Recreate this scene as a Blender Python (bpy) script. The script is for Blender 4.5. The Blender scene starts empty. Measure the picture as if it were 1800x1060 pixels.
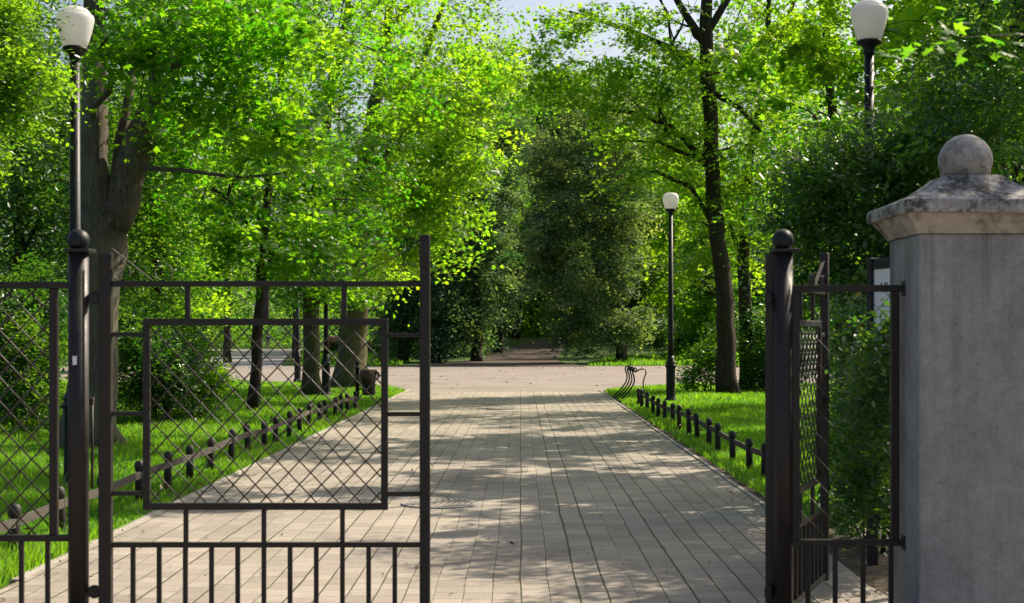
import bpy, math, random
import numpy as np
from mathutils import Vector, Matrix
random.seed(7)
RNG = np.random.default_rng(11)
PI = math.pi
R = math.radians
SC = bpy.context.scene
COL = SC.collection
F = 2500.0            # focal length in photo pixels
VX, VY, CAMH = 915.0, 590.0, 1.6


def at(x, y, Z):      # photo pixel at a depth -> world point
    return Vector(((x - VX) * Z / F, Z, CAMH + (VY - y) * Z / F))


# ------------------------------------------------------------------ materials
def nt(name):
    m = bpy.data.materials.new(name)
    m.use_nodes = True
    t = m.node_tree
    t.nodes.clear()
    out = t.nodes.new('ShaderNodeOutputMaterial')
    return m, t, out


def N(t, typ, **kw):
    n = t.nodes.new(typ)
    for k, v in kw.items():
        if k in n.inputs:
            n.inputs[k].default_value = v
        else:
            setattr(n, k, v)
    return n


def L(t, a, b):
    t.links.new(a, b)


def ramp(t, fac, stops):
    n = t.nodes.new('ShaderNodeValToRGB')
    el = n.color_ramp.elements
    while len(el) < len(stops):
        el.new(0.5)
    for e, (p, c) in zip(el, stops):
        e.position = p
        e.color = (*c, 1) if len(c) == 3 else c
    L(t, fac, n.inputs[0])
    return n.outputs[0]


def M2(t, op, a, b=None, c=None):
    n = t.nodes.new('ShaderNodeMath')
    n.operation = op
    for i, v in enumerate((a, b, c)):
        if v is None:
            continue
        if isinstance(v, (int, float)):
            n.inputs[i].default_value = v
        else:
            L(t, v, n.inputs[i])
    return n.outputs[0]


def mixc(t, fac, a, b, mode='MIX'):
    n = t.nodes.new('ShaderNodeMix')
    n.data_type = 'RGBA'
    n.blend_type = mode
    for i, v in ((0, fac), (6, a), (7, b)):
        if isinstance(v, (int, float)):
            n.inputs[i].default_value = v
        elif isinstance(v, tuple):
            n.inputs[i].default_value = (*v, 1)
        else:
            L(t, v, n.inputs[i])
    return n.outputs[2]


def leaf_mat(name, dark, light, tdark, tlight, tf=0.5, rough=0.42, spec=0.45):
    m, t, out = nt(name)
    a = N(t, 'ShaderNodeAttribute', attribute_name='tint')
    c1 = ramp(t, a.outputs['Fac'], ([(0.0, (0.16, 0.14, 0.05)), (0.06, dark)] if 'grass' in name else [(0.0, dark)]) + [(1.0, light)])
    c2 = ramp(t, a.outputs['Fac'], [(0.0, tdark), (1.0, tlight)])
    p = N(t, 'ShaderNodeBsdfPrincipled', Roughness=rough)
    p.inputs['Specular IOR Level'].default_value = spec
    L(t, c1, p.inputs['Base Color'])
    tr = N(t, 'ShaderNodeBsdfTranslucent')
    L(t, c2, tr.inputs['Color'])
    mx = N(t, 'ShaderNodeMixShader')
    mx.inputs[0].default_value = tf
    L(t, p.outputs[0], mx.inputs[1])
    L(t, tr.outputs[0], mx.inputs[2])
    L(t, mx.outputs[0], out.inputs[0])
    return m


def plain(name, col, rough=0.5, spec=0.5, var=0.25, scale=8.0, bump=0.0, metal=0.0, bscale=60.0, stretch=(1, 1, 1)):
    m, t, out = nt(name)
    tc = N(t, 'ShaderNodeTexCoord')
    mp = N(t, 'ShaderNodeMapping')
    mp.inputs['Scale'].default_value = stretch
    L(t, tc.outputs['Object'], mp.inputs[0])
    nz = N(t, 'ShaderNodeTexNoise', Scale=scale, Detail=6.0, Roughness=0.65)
    L(t, mp.outputs[0], nz.inputs['Vector'])
    lo = tuple(c * (1 - var) for c in col)
    hi = tuple(min(1, c * (1 + var)) for c in col)
    c = ramp(t, nz.outputs['Fac'], [(0.3, lo), (0.7, hi)])
    p = N(t, 'ShaderNodeBsdfPrincipled', Roughness=rough, Metallic=metal)
    p.inputs['Specular IOR Level'].default_value = spec
    L(t, c, p.inputs['Base Color'])
    if bump:
        n2 = N(t, 'ShaderNodeTexNoise', Scale=bscale, Detail=5.0)
        L(t, mp.outputs[0], n2.inputs['Vector'])
        b = N(t, 'ShaderNodeBump', Strength=bump, Distance=0.01)
        L(t, n2.outputs['Fac'], b.inputs['Height'])
        L(t, b.outputs[0], p.inputs['Normal'])
    L(t, p.outputs[0], out.inputs[0])
    return m


def bark_mat(name, dark, light, moss=None):
    m, t, out = nt(name)
    tc = N(t, 'ShaderNodeTexCoord')
    mp = N(t, 'ShaderNodeMapping')
    mp.inputs['Scale'].default_value = (13, 13, 2.0)
    L(t, tc.outputs['Object'], mp.inputs[0])
    nz = N(t, 'ShaderNodeTexNoise', Scale=2.2, Detail=9.0, Roughness=0.75, Distortion=0.9)
    L(t, mp.outputs[0], nz.inputs['Vector'])
    c = ramp(t, nz.outputs['Fac'], [(0.36, dark), (0.66, light)])
    if moss:
        n3 = N(t, 'ShaderNodeTexNoise', Scale=1.6, Detail=6.0)
        L(t, tc.outputs['Object'], n3.inputs['Vector'])
        f = ramp(t, n3.outputs['Fac'], [(0.45, (0, 0, 0)), (0.65, (0.75, 0.75, 0.75))])
        c = mixc(t, f, c, moss)
    p = N(t, 'ShaderNodeBsdfPrincipled', Roughness=0.9)
    p.inputs['Specular IOR Level'].default_value = 0.2
    L(t, c, p.inputs['Base Color'])
    b = N(t, 'ShaderNodeBump', Strength=1.0, Distance=0.09)
    L(t, nz.outputs['Fac'], b.inputs['Height'])
    L(t, b.outputs[0], p.inputs['Normal'])
    L(t, p.outputs[0], out.inputs[0])
    return m


def paving_mat():
    m, t, out = nt('paving_blocks')
    tc = N(t, 'ShaderNodeTexCoord')
    # slow wander so the joint lines are not ruler straight
    wn = N(t, 'ShaderNodeTexNoise', Scale=0.5, Detail=3.5)
    L(t, tc.outputs['Object'], wn.inputs['Vector'])
    sx = N(t, 'ShaderNodeSeparateXYZ')
    L(t, tc.outputs['Object'], sx.inputs[0])
    sw = N(t, 'ShaderNodeSeparateColor')
    L(t, wn.outputs['Color'], sw.inputs[0])
    X = M2(t, 'ADD', sx.outputs[0], M2(t, 'MULTIPLY', M2(t, 'SUBTRACT', sw.outputs[0], 0.5), 0.05))
    Y = M2(t, 'ADD', sx.outputs[1], M2(t, 'MULTIPLY', M2(t, 'SUBTRACT', sw.outputs[1], 0.5), 0.06))
    W, LEN = 0.178, 0.215
    u = M2(t, 'DIVIDE', X, W)
    row = M2(t, 'FLOOR', u)
    rn = N(t, 'ShaderNodeTexWhiteNoise', noise_dimensions='1D')
    L(t, row, rn.inputs['W'])
    v = M2(t, 'ADD', M2(t, 'DIVIDE', Y, LEN), M2(t, 'MULTIPLY', rn.outputs['Value'], 1.0))
    cell = M2(t, 'FLOOR', v)
    du = M2(t, 'MULTIPLY', M2(t, 'PINGPONG', u, 0.5), W)       # metres from the long joint
    dv = M2(t, 'MULTIPLY', M2(t, 'PINGPONG', v, 0.5), LEN)
    # joint widths wander
    jn = N(t, 'ShaderNodeTexNoise', Scale=1.7, Detail=4.0, Roughness=0.7)
    L(t, tc.outputs['Object'], jn.inputs['Vector'])
    rowr = N(t, 'ShaderNodeTexWhiteNoise', noise_dimensions='1D')
    L(t, M2(t, 'ROUND', u), rowr.inputs['W'])
    jw = M2(t, 'ADD', M2(t, 'MULTIPLY', M2(t, 'ADD', jn.outputs['Fac'], M2(t, 'MULTIPLY', rowr.outputs['Value'], 0.7)), 0.0085), -0.0052)
    ju = N(t, 'ShaderNodeMapRange', interpolation_type='SMOOTHSTEP')
    L(t, M2(t, 'SUBTRACT', du, jw), ju.inputs[0])
    ju.inputs[1].default_value = -0.002
    ju.inputs[2].default_value = 0.005
    ju.inputs[3].default_value = 1
    ju.inputs[4].default_value = 0
    jv = N(t, 'ShaderNodeMapRange', interpolation_type='SMOOTHSTEP')
    L(t, M2(t, 'SUBTRACT', dv, M2(t, 'MULTIPLY', jn.outputs['Fac'], 0.004)), jv.inputs[0])
    jv.inputs[1].default_value = -0.001
    jv.inputs[2].default_value = 0.004
    jv.inputs[3].default_value = 0.6
    jv.inputs[4].default_value = 0
    joint = M2(t, 'MAXIMUM', ju.outputs[0], jv.outputs[0])
    # colour per block
    cb = N(t, 'ShaderNodeCombineXYZ')
    L(t, row, cb.inputs[0])
    L(t, cell, cb.inputs[1])
    cr = N(t, 'ShaderNodeTexWhiteNoise', noise_dimensions='3D')
    L(t, cb.outputs[0], cr.inputs['Vector'])
    base = ramp(t, cr.outputs['Value'], [(0.0, (0.262, 0.234, 0.203)), (0.5, (0.308, 0.277, 0.242)), (1.0, (0.350, 0.316, 0.276))])
    g = N(t, 'ShaderNodeTexNoise', Scale=55.0, Detail=6.0, Roughness=0.75)
    L(t, tc.outputs['Object'], g.inputs['Vector'])
    base = mixc(t, 1.0, base, ramp(t, g.outputs['Fac'], [(0.25, (0.72, 0.72, 0.72)), (0.75, (1.18, 1.16, 1.12))]), 'MULTIPLY')
    d = N(t, 'ShaderNodeTexNoise', Scale=0.55, Detail=7.0, Roughness=0.65)
    L(t, tc.outputs['Object'], d.inputs['Vector'])
    base = mixc(t, 1.0, base, ramp(t, d.outputs['Fac'], [(0.3, (0.66, 0.64, 0.61)), (0.48, (0.98, 0.97, 0.96)), (0.72, (1.16, 1.13, 1.08))]), 'MULTIPLY')
    mossn = N(t, 'ShaderNodeTexNoise', Scale=2.3, Detail=5.0)
    L(t, tc.outputs['Object'], mossn.inputs['Vector'])
    jc = ramp(t, mossn.outputs['Fac'], [(0.42, (0.055, 0.045, 0.035)), (0.62, (0.06, 0.08, 0.02)), (0.8, (0.09, 0.13, 0.02))])
    c = mixc(t, joint, base, jc)
    p = N(t, 'ShaderNodeBsdfPrincipled', Roughness=0.85)
    p.inputs['Specular IOR Level'].default_value = 0.3
    L(t, c, p.inputs['Base Color'])
    tilt = M2(t, 'MULTIPLY', cr.outputs['Value'], 0.25)
    h = M2(t, 'ADD', M2(t, 'MULTIPLY', joint, -1.0), M2(t, 'ADD', M2(t, 'MULTIPLY', g.outputs['Fac'], 0.25), tilt))
    b = N(t, 'ShaderNodeBump', Strength=0.9, Distance=0.008)
    L(t, h, b.inputs['Height'])
    L(t, b.outputs[0], p.inputs['Normal'])
    L(t, p.outputs[0], out.inputs[0])
    return m


def ground_mat(name, stops, scale=1.5, fine=40.0, bump=0.5, tdist=0.02):
    m, t, out = nt(name)
    tc = N(t, 'ShaderNodeTexCoord')
    a = N(t, 'ShaderNodeTexNoise', Scale=scale, Detail=9.0, Roughness=0.7)
    L(t, tc.outputs['Object'], a.inputs['Vector'])
    f = N(t, 'ShaderNodeTexNoise', Scale=fine, Detail=5.0, Roughness=0.7)
    L(t, tc.outputs['Object'], f.inputs['Vector'])
    c = ramp(t, a.outputs['Fac'], stops)
    c = mixc(t, 1.0, c, ramp(t, f.outputs['Fac'], [(0.25, (0.7, 0.7, 0.7)), (0.75, (1.25, 1.25, 1.25))]), 'MULTIPLY')
    p = N(t, 'ShaderNodeBsdfPrincipled', Roughness=0.9)
    p.inputs['Specular IOR Level'].default_value = 0.25
    L(t, c, p.inputs['Base Color'])
    b = N(t, 'ShaderNodeBump', Strength=bump, Distance=tdist)
    L(t, f.outputs['Fac'], b.inputs['Height'])
    L(t, b.outputs[0], p.inputs['Normal'])
    L(t, p.outputs[0], out.inputs[0])
    return m


def stone_mat(name, base, dark, pale, stain=0.5, scale=3.0, ramp_pos=(0.38, 0.6)):
    m, t, out = nt(name)
    tc = N(t, 'ShaderNodeTexCoord')
    a = N(t, 'ShaderNodeTexNoise', Scale=scale, Detail=10.0, Roughness=0.72, Distortion=0.3)
    L(t, tc.outputs['Object'], a.inputs['Vector'])
    f = N(t, 'ShaderNodeTexNoise', Scale=90.0, Detail=4.0, Roughness=0.7)
    L(t, tc.outputs['Object'], f.inputs['Vector'])
    k = N(t, 'ShaderNodeTexNoise', Scale=scale * 4.5, Detail=9.0, Roughness=0.75)
    L(t, tc.outputs['Object'], k.inputs['Vector'])
    c = ramp(t, a.outputs['Fac'], [(ramp_pos[0], dark), (ramp_pos[1], base)])
    c = mixc(t, ramp(t, k.outputs['Fac'], [(0.5, (0, 0, 0)), (0.68, (stain, stain, stain))]), c, pale)
    c = mixc(t, 1.0, c, ramp(t, f.outputs['Fac'], [(0.25, (0.8, 0.8, 0.8)), (0.75, (1.15, 1.15, 1.15))]), 'MULTIPLY')
    p = N(t, 'ShaderNodeBsdfPrincipled', Roughness=0.92)
    p.inputs['Specular IOR Level'].default_value = 0.2
    L(t, c, p.inputs['Base Color'])
    b = N(t, 'ShaderNodeBump', Strength=0.5, Distance=0.004)
    hh = M2(t, 'ADD', f.outputs['Fac'], M2(t, 'MULTIPLY', k.outputs['Fac'], 1.2))
    L(t, hh, b.inputs['Height'])
    L(t, b.outputs[0], p.inputs['Normal'])
    L(t, p.outputs[0], out.inputs[0])
    return m


def stucco_mat():
    m, t, out = nt('grey_render')
    tc = N(t, 'ShaderNodeTexCoord')
    a = N(t, 'ShaderNodeTexNoise', Scale=2.6, Detail=9.0, Roughness=0.68, Distortion=0.5)
    L(t, tc.outputs['Object'], a.inputs['Vector'])
    mp = N(t, 'ShaderNodeMapping')
    mp.inputs['Scale'].default_value = (11, 11, 0.55)
    L(t, tc.outputs['Object'], mp.inputs[0])
    st = N(t, 'ShaderNodeTexNoise', Scale=1.0, Detail=7.0, Roughness=0.7)
    L(t, mp.outputs[0], st.inputs['Vector'])
    f = N(t, 'ShaderNodeTexNoise', Scale=130.0, Detail=4.0, Roughness=0.75)
    L(t, tc.outputs['Object'], f.inputs['Vector'])
    k = N(t, 'ShaderNodeTexNoise', Scale=14.0, Detail=8.0, Roughness=0.75)
    L(t, tc.outputs['Object'], k.inputs['Vector'])
    c = ramp(t, a.outputs['Fac'], [(0.3, (0.225, 0.228, 0.230)), (0.5, (0.295, 0.299, 0.303)), (0.7, (0.375, 0.379, 0.383))])
    c = mixc(t, 1.0, c, ramp(t, st.outputs['Fac'], [(0.34, (0.84, 0.83, 0.81)), (0.55, (1.0, 1.0, 1.0)), (0.75, (1.06, 1.06, 1.06))]), 'MULTIPLY')
    c = mixc(t, 1.0, c, ramp(t, k.outputs['Fac'], [(0.35, (0.86, 0.86, 0.86)), (0.65, (1.1, 1.1, 1.1))]), 'MULTIPLY')
    c = mixc(t, 1.0, c, ramp(t, f.outputs['Fac'], [(0.3, (0.74, 0.74, 0.74)), (0.7, (1.22, 1.22, 1.22))]), 'MULTIPLY')
    sz = N(t, 'ShaderNodeSeparateXYZ')
    L(t, tc.outputs['Object'], sz.inputs[0])
    top = N(t, 'ShaderNodeMapRange', interpolation_type='SMOOTHSTEP')
    L(t, sz.outputs[2], top.inputs[0])
    top.inputs[1].default_value = 1.25
    top.inputs[2].default_value = 2.12
    mp2 = N(t, 'ShaderNodeMapping')
    mp2.inputs['Scale'].default_value = (16, 16, 0.35)
    L(t, tc.outputs['Object'], mp2.inputs[0])
    dr = N(t, 'ShaderNodeTexNoise', Scale=1.0, Detail=4.0, Roughness=0.6)
    L(t, mp2.outputs[0], dr.inputs['Vector'])
    drip = M2(t, 'MULTIPLY', top.outputs[0], ramp(t, dr.outputs['Fac'], [(0.5, (0, 0, 0)), (0.66, (0.55, 0.55, 0.55))]))
    c = mixc(t, drip, c, (0.10, 0.092, 0.082))
    vo = N(t, 'ShaderNodeTexVoronoi', Scale=9.0)
    L(t, tc.outputs['Object'], vo.inputs['Vector'])
    c = mixc(t, ramp(t, vo.outputs['Distance'], [(0.055, (0.55, 0.55, 0.55)), (0.085, (0, 0, 0))]), c, (0.12, 0.115, 0.11))
    p = N(t, 'ShaderNodeBsdfPrincipled', Roughness=0.93)
    p.inputs['Specular IOR Level'].default_value = 0.2
    L(t, c, p.inputs['Base Color'])
    b = N(t, 'ShaderNodeBump', Strength=0.8, Distance=0.006)
    L(t, M2(t, 'ADD', f.outputs['Fac'], k.outputs['Fac']), b.inputs['Height'])
    L(t, b.outputs[0], p.inputs['Normal'])
    L(t, p.outputs[0], out.inputs[0])
    return m


MAPLE = leaf_mat('maple_leaf', (0.024, 0.088, 0.012), (0.072, 0.170, 0.016), (0.11, 0.46, 0.008), (0.47, 0.80, 0.015), 0.58)
MAPLE_Y = leaf_mat('pale_maple_leaf', (0.030, 0.095, 0.012), (0.082, 0.175, 0.016), (0.17, 0.52, 0.010), (0.55, 0.82, 0.018), 0.60)
SMALL = leaf_mat('small_leaf', (0.024, 0.080, 0.014), (0.068, 0.155, 0.020), (0.10, 0.38, 0.010), (0.44, 0.74, 0.02), 0.52, 0.35, 0.5)
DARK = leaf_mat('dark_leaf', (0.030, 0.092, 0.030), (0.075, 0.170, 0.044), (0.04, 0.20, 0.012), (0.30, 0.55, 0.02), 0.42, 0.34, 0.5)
DARKFAR = leaf_mat('dull_leaf', (0.052, 0.115, 0.062), (0.125, 0.215, 0.105), (0.06, 0.20, 0.04), (0.28, 0.42, 0.07), 0.40, 0.6, 0.2)
LINDEN = leaf_mat('linden_leaf', (0.062, 0.125, 0.062), (0.17, 0.25, 0.115), (0.12, 0.26, 0.04), (0.46, 0.58, 0.09), 0.45, 0.6, 0.2)
FAR = leaf_mat('far_leaf', (0.028, 0.085, 0.018), (0.078, 0.155, 0.024), (0.12, 0.40, 0.012), (0.46, 0.74, 0.03), 0.52, 0.5, 0.35)
GRASS = leaf_mat('grass_blade', (0.028, 0.096, 0.012), (0.075, 0.180, 0.020), (0.11, 0.40, 0.012), (0.42, 0.74, 0.02), 0.52, 0.45, 0.35)
BARK = bark_mat('maple_bark', (0.070, 0.055, 0.043), (0.29, 0.245, 0.20), (0.22, 0.235, 0.165))
BARK_D = bark_mat('dark_bark', (0.026, 0.020, 0.015), (0.115, 0.090, 0.068))
BARK_G = bark_mat('mossy_bark', (0.055, 0.050, 0.028), (0.22, 0.195, 0.11), (0.15, 0.17, 0.065))
def paint_mat():
    m, t, out = nt('brown_black_paint')
    tc = N(t, 'ShaderNodeTexCoord')
    a = N(t, 'ShaderNodeTexNoise', Scale=7.0, Detail=8.0, Roughness=0.7)
    L(t, tc.outputs['Object'], a.inputs['Vector'])
    r = N(t, 'ShaderNodeTexNoise', Scale=23.0, Detail=8.0, Roughness=0.8)
    L(t, tc.outputs['Object'], r.inputs['Vector'])
    c = ramp(t, a.outputs['Fac'], [(0.3, (0.011, 0.009, 0.0085)), (0.7, (0.026, 0.021, 0.019))])
    rust = ramp(t, r.outputs['Fac'], [(0.60, (0, 0, 0)), (0.70, (0.8, 0.8, 0.8))])
    c = mixc(t, rust, c, (0.085, 0.040, 0.022))
    p = N(t, 'ShaderNodeBsdfPrincipled')
    p.inputs['Specular IOR Level'].default_value = 0.35
    L(t, c, p.inputs['Base Color'])
    L(t, ramp(t, a.outputs['Fac'], [(0.3, (0.36, 0.36, 0.36)), (0.7, (0.62, 0.62, 0.62))]), p.inputs['Roughness'])
    b = N(t, 'ShaderNodeBump', Strength=0.6, Distance=0.003)
    L(t, r.outputs['Fac'], b.inputs['Height'])
    L(t, b.outputs[0], p.inputs['Normal'])
    L(t, p.outputs[0], out.inputs[0])
    return m


PAINT = paint_mat()
LAMPBLACK = plain('lamp_black_paint', (0.010, 0.011, 0.014), 0.5, 0.3, 0.3, 10, 0.15, 0.0, 60)
WIRE = plain('rusty_wire', (0.034, 0.026, 0.023), 0.55, 0.4, 0.35, 20)
POSTMAT = plain('tarred_wood', (0.022, 0.018, 0.017), 0.6, 0.4, 0.4, 18, 0.6, 0.0, 40, (1, 1, 0.3))
RAILMAT = plain('weathered_rail', (0.075, 0.066, 0.056), 0.8, 0.25, 0.35, 9, 0.5, 0.0, 50, (3, 0.3, 3))
STUCCO = stucco_mat()
CAPSTONE = stone_mat('weathered_capstone', (0.30, 0.285, 0.275), (0.065, 0.060, 0.058), (0.56, 0.54, 0.52), 0.85, 7.0, (0.44, 0.56))
COVESTONE = stone_mat('pale_sandstone', (0.37, 0.34, 0.305), (0.11, 0.095, 0.085), (0.50, 0.46, 0.41), 0.5, 4.2, (0.40, 0.56))
BALLSTONE = stone_mat('ball_stone', (0.40, 0.37, 0.35), (0.15, 0.13, 0.12), (0.58, 0.56, 0.54), 0.8, 5.5, (0.40, 0.56))
PAVE = paving_mat()
ASPHALT = ground_mat('pinkish_asphalt', [(0.3, (0.175, 0.147, 0.127)), (0.5, (0.225, 0.194, 0.170)), (0.7, (0.275, 0.238, 0.210))], 0.45, 30.0, 0.5)
GREYPATH = ground_mat('grey_asphalt', [(0.3, (0.20, 0.20, 0.20)), (0.7, (0.27, 0.265, 0.26))], 0.5, 25.0, 0.4)
DIRT = ground_mat('brown_earth_path', [(0.3, (0.045, 0.033, 0.025)), (0.7, (0.10, 0.074, 0.057))], 0.5, 20.0, 0.6)  # albedo kept dark to stand in for tree shade on this path
SOIL = ground_mat('bare_soil', [(0.3, (0.055, 0.040, 0.028)), (0.7, (0.12, 0.09, 0.065))], 3.0, 45.0, 1.0)
TURF = ground_mat('turf', [(0.3, (0.030, 0.070, 0.012)), (0.55, (0.050, 0.105, 0.014)), (0.75, (0.075, 0.095, 0.03))], 0.9, 60.0, 1.0, 0.05)
KERB = ground_mat('kerb_concrete', [(0.3, (0.26, 0.24, 0.21)), (0.7, (0.42, 0.39, 0.35))], 2.5, 50.0, 0.6)
IRON = plain('cast_iron', (0.26, 0.24, 0.22), 0.6, 0.4, 0.3, 20, 0.4, 0.0, 60)
WHITE = plain('white_sticker', (0.75, 0.76, 0.80), 0.4, 0.4, 0.05, 5)
BOARD = plain('white_board', (0.72, 0.74, 0.76), 0.4, 0.4, 0.05, 3)
INK = plain('grey_ink', (0.17, 0.18, 0.20), 0.6, 0.2, 0.1, 5)
BINMAT = plain('brown_bin_paint', (0.045, 0.030, 0.028), 0.45, 0.4, 0.2, 8)
BAG = plain('rust_brown_bag', (0.15, 0.075, 0.05), 0.5, 0.4, 0.25, 14, 0.6, 0.0, 30)
SKIN = plain('skin', (0.50, 0.30, 0.22), 0.6, 0.3, 0.08, 5)
BLUE = plain('blue_cloth', (0.07, 0.12, 0.27), 0.9, 0.1, 0.15, 12)
BEIGE = plain('beige_cloth', (0.45, 0.36, 0.28), 0.9, 0.1, 0.15, 12)
PALEC = plain('white_cloth', (0.62, 0.58, 0.57), 0.9, 0.1, 0.1, 12)
BLACKC = plain('black_cloth', (0.02, 0.02, 0.024), 0.9, 0.1, 0.15, 12)
HAIR = plain('dark_hair', (0.03, 0.02, 0.015), 0.7, 0.2, 0.2, 20)
RED = leaf_mat('red_petal', (0.45, 0.02, 0.012), (0.62, 0.16, 0.015), (0.45, 0.02, 0.01), (0.6, 0.2, 0.02), 0.3)
PINK = leaf_mat('pink_petal', (0.52, 0.13, 0.16), (0.72, 0.42, 0.42), (0.5, 0.12, 0.15), (0.7, 0.4, 0.4), 0.3)
YELLOW = leaf_mat('yellow_leaf', (0.42, 0.30, 0.01), (0.60, 0.45, 0.02), (0.6, 0.42, 0.01), (0.75, 0.6, 0.02), 0.45)
DRY = leaf_mat('dry_leaf', (0.10, 0.06, 0.03), (0.28, 0.20, 0.10), (0.10, 0.06, 0.02), (0.2, 0.14, 0.06), 0.15)


def globe_mat():
    m, t, out = nt('opal_globe')
    p = N(t, 'ShaderNodeBsdfPrincipled', Roughness=0.22)
    p.inputs['Base Color'].default_value = (0.80, 0.79, 0.78, 1)
    tr = N(t, 'ShaderNodeBsdfTranslucent')
    tr.inputs['Color'].default_value = (0.92, 0.91, 0.90, 1)
    tc = N(t, 'ShaderNodeTexCoord')
    nz = N(t, 'ShaderNodeTexNoise', Scale=4.0, Detail=5.0)
    L(t, tc.outputs['Object'], nz.inputs['Vector'])
    L(t, ramp(t, nz.outputs['Fac'], [(0.3, (0.82, 0.81, 0.79)), (0.6, (0.92, 0.92, 0.92))]), p.inputs['Base Color'])
    mx = N(t, 'ShaderNodeMixShader')
    mx.inputs[0].default_value = 0.5
    L(t, p.outputs[0], mx.inputs[1])
    L(t, tr.outputs[0], mx.inputs[2])
    L(t, mx.outputs[0], out.inputs[0])
    return m


GLOBE = globe_mat()


# ------------------------------------------------------------------ mesh building
class MB:
    def __init__(s):
        s.v, s.f, s.sm = [], [], []

    def face_block(s, verts, faces, smooth=False):
        o = len(s.v)
        s.v.extend([tuple(p) for p in verts])
        s.f.extend([tuple(i + o for i in f) for f in faces])
        s.sm.extend([smooth] * len(faces))

    def box(s, x0, x1, y0, y1, z0, z1, ch=0.0):
        if ch <= 0:
            v = [(x, y, z) for z in (z0, z1) for y in (y0, y1) for x in (x0, x1)]
            s.face_block(v, [(0, 2, 3, 1), (4, 5, 7, 6), (0, 1, 5, 4), (2, 6, 7, 3), (0, 4, 6, 2), (1, 3, 7, 5)])
            return
        import bmesh
        bm = bmesh.new()
        bmesh.ops.create_cube(bm, size=1)
        for vv in bm.verts:
            vv.co = ((x0 + x1) / 2 + vv.co.x * (x1 - x0), (y0 + y1) / 2 + vv.co.y * (y1 - y0), (z0 + z1) / 2 + vv.co.z * (z1 - z0))
        bmesh.ops.bevel(bm, geom=list(bm.edges), offset=ch, segments=1, affect='EDGES')
        bm.verts.index_update()
        s.face_block([vv.co for vv in bm.verts], [[vv.index for vv in f.verts] for f in bm.faces])
        bm.free()

    def tube(s, pts, rad, n=8, cap=True, smooth=True, jitter=0.0):
        pts = [Vector(p) for p in pts]
        if isinstance(rad, (int, float)):
            rad = [rad] * len(pts)
        vs, fs = [], []
        up = Vector((0.31, 0.17, 0.93))
        d0 = (pts[1] - pts[0]).normalized()
        a = d0.cross(up)
        if a.length < 1e-3:
            a = d0.cross(Vector((1, 0, 0)))
        a.normalize()
        for i, p in enumerate(pts):
            d = (pts[min(i + 1, len(pts) - 1)] - pts[max(i - 1, 0)])
            if d.length < 1e-9:
                d = d0
            d.normalize()
            a = (a - d * a.dot(d))
            if a.length < 1e-6:
                a = d.orthogonal()
            a.normalize()
            b = d.cross(a)
            for k in range(n):
                th = 2 * PI * k / n
                r = rad[i] * (1 + (jitter * math.sin(3 * th + i * 0.8 + p.x * 5) if jitter else 0))
                vs.append(p + (a * math.cos(th) + b * math.sin(th)) * r)
        for i in range(len(pts) - 1):
            for k in range(n):
                k2 = (k + 1) % n
                fs.append((i * n + k, i * n + k2, (i + 1) * n + k2, (i + 1) * n + k))
        if cap:
            fs.append(tuple(range(n - 1, -1, -1)))
            fs.append(tuple((len(pts) - 1) * n + k for k in range(n)))
        s.face_block(vs, fs, smooth)

    def lathe(s, prof, c=(0, 0, 0), n=20, smooth=True):
        vs, fs = [], []
        for r, z in prof:
            for k in range(n):
                th = 2 * PI * k / n
                vs.append((c[0] + r * math.cos(th), c[1] + r * math.sin(th), c[2] + z))
        for i in range(len(prof) - 1):
            for k in range(n):
                k2 = (k + 1) % n
                fs.append((i * n + k, i * n + k2, (i + 1) * n + k2, (i + 1) * n + k))
        fs.append(tuple(range(n - 1, -1, -1)))
        fs.append(tuple((len(prof) - 1) * n + k for k in range(n)))
        s.face_block(vs, fs, smooth)

    def frustum(s, cx, cy, secs):     # stacked rectangles (hx, hy, z)
        vs, fs = [], []
        for hx, hy, z in secs:
            vs += [(cx - hx, cy - hy, z), (cx + hx, cy - hy, z), (cx + hx, cy + hy, z), (cx - hx, cy + hy, z)]
        for i in range(len(secs) - 1):
            for k in range(4):
                k2 = (k + 1) % 4
                fs.append((i * 4 + k, i * 4 + k2, (i + 1) * 4 + k2, (i + 1) * 4 + k))
        fs.append((3, 2, 1, 0))
        e = (len(secs) - 1) * 4
        fs.append((e, e + 1, e + 2, e + 3))
        s.face_block(vs, fs)

    def build(s, name, mat, parent=None):
        me = bpy.data.meshes.new(name)
        me.from_pydata(s.v, [], s.f)
        me.polygons.foreach_set('use_smooth', s.sm)
        me.materials.append(mat)
        me.update()
        return link(name, me, parent)


def link(name, data, parent=None):
    o = bpy.data.objects.new(name, data)
    COL.objects.link(o)
    if parent is not None:
        o.parent = parent
        o.matrix_parent_inverse = Matrix.Translation(-parent.location) if parent.parent is None else Matrix.Identity(4)
    return o


def thing(name, label, cat, loc=(0, 0, 0), group=None, kind=None):
    o = bpy.data.objects.new(name, None)
    o.empty_display_size = 0.2
    COL.objects.link(o)
    o.location = loc
    tag(o, label, cat, group, kind)
    return o


def tag(o, label=None, cat=None, group=None, kind=None):
    for k, v in (('label', label), ('category', cat), ('group', group), ('kind', kind)):
        if v:
            o[k] = v
    return o


def sheet(name, poly, z, mat, kind='structure'):
    me = bpy.data.meshes.new(name)
    me.from_pydata([(x, y, z) for x, y in poly], [], [tuple(range(len(poly)))])
    me.materials.append(mat)
    o = link(name, me)
    o['kind'] = kind
    return o


# ------------------------------------------------------------------ leaves
def fan(outline, center=(0, 0, 0.03)):
    v = [center] + outline
    n = len(outline)
    return np.array(v, float), np.array([(0, 1 + i, 1 + (i + 1) % n) for i in range(n)], int)


def polar(lst, zt=-0.06):
    out = []
    for a, r in lst:
        out.append((r * math.sin(R(a)), r * math.cos(R(a)), zt * (r / 0.5) ** 2))
    return out


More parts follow.
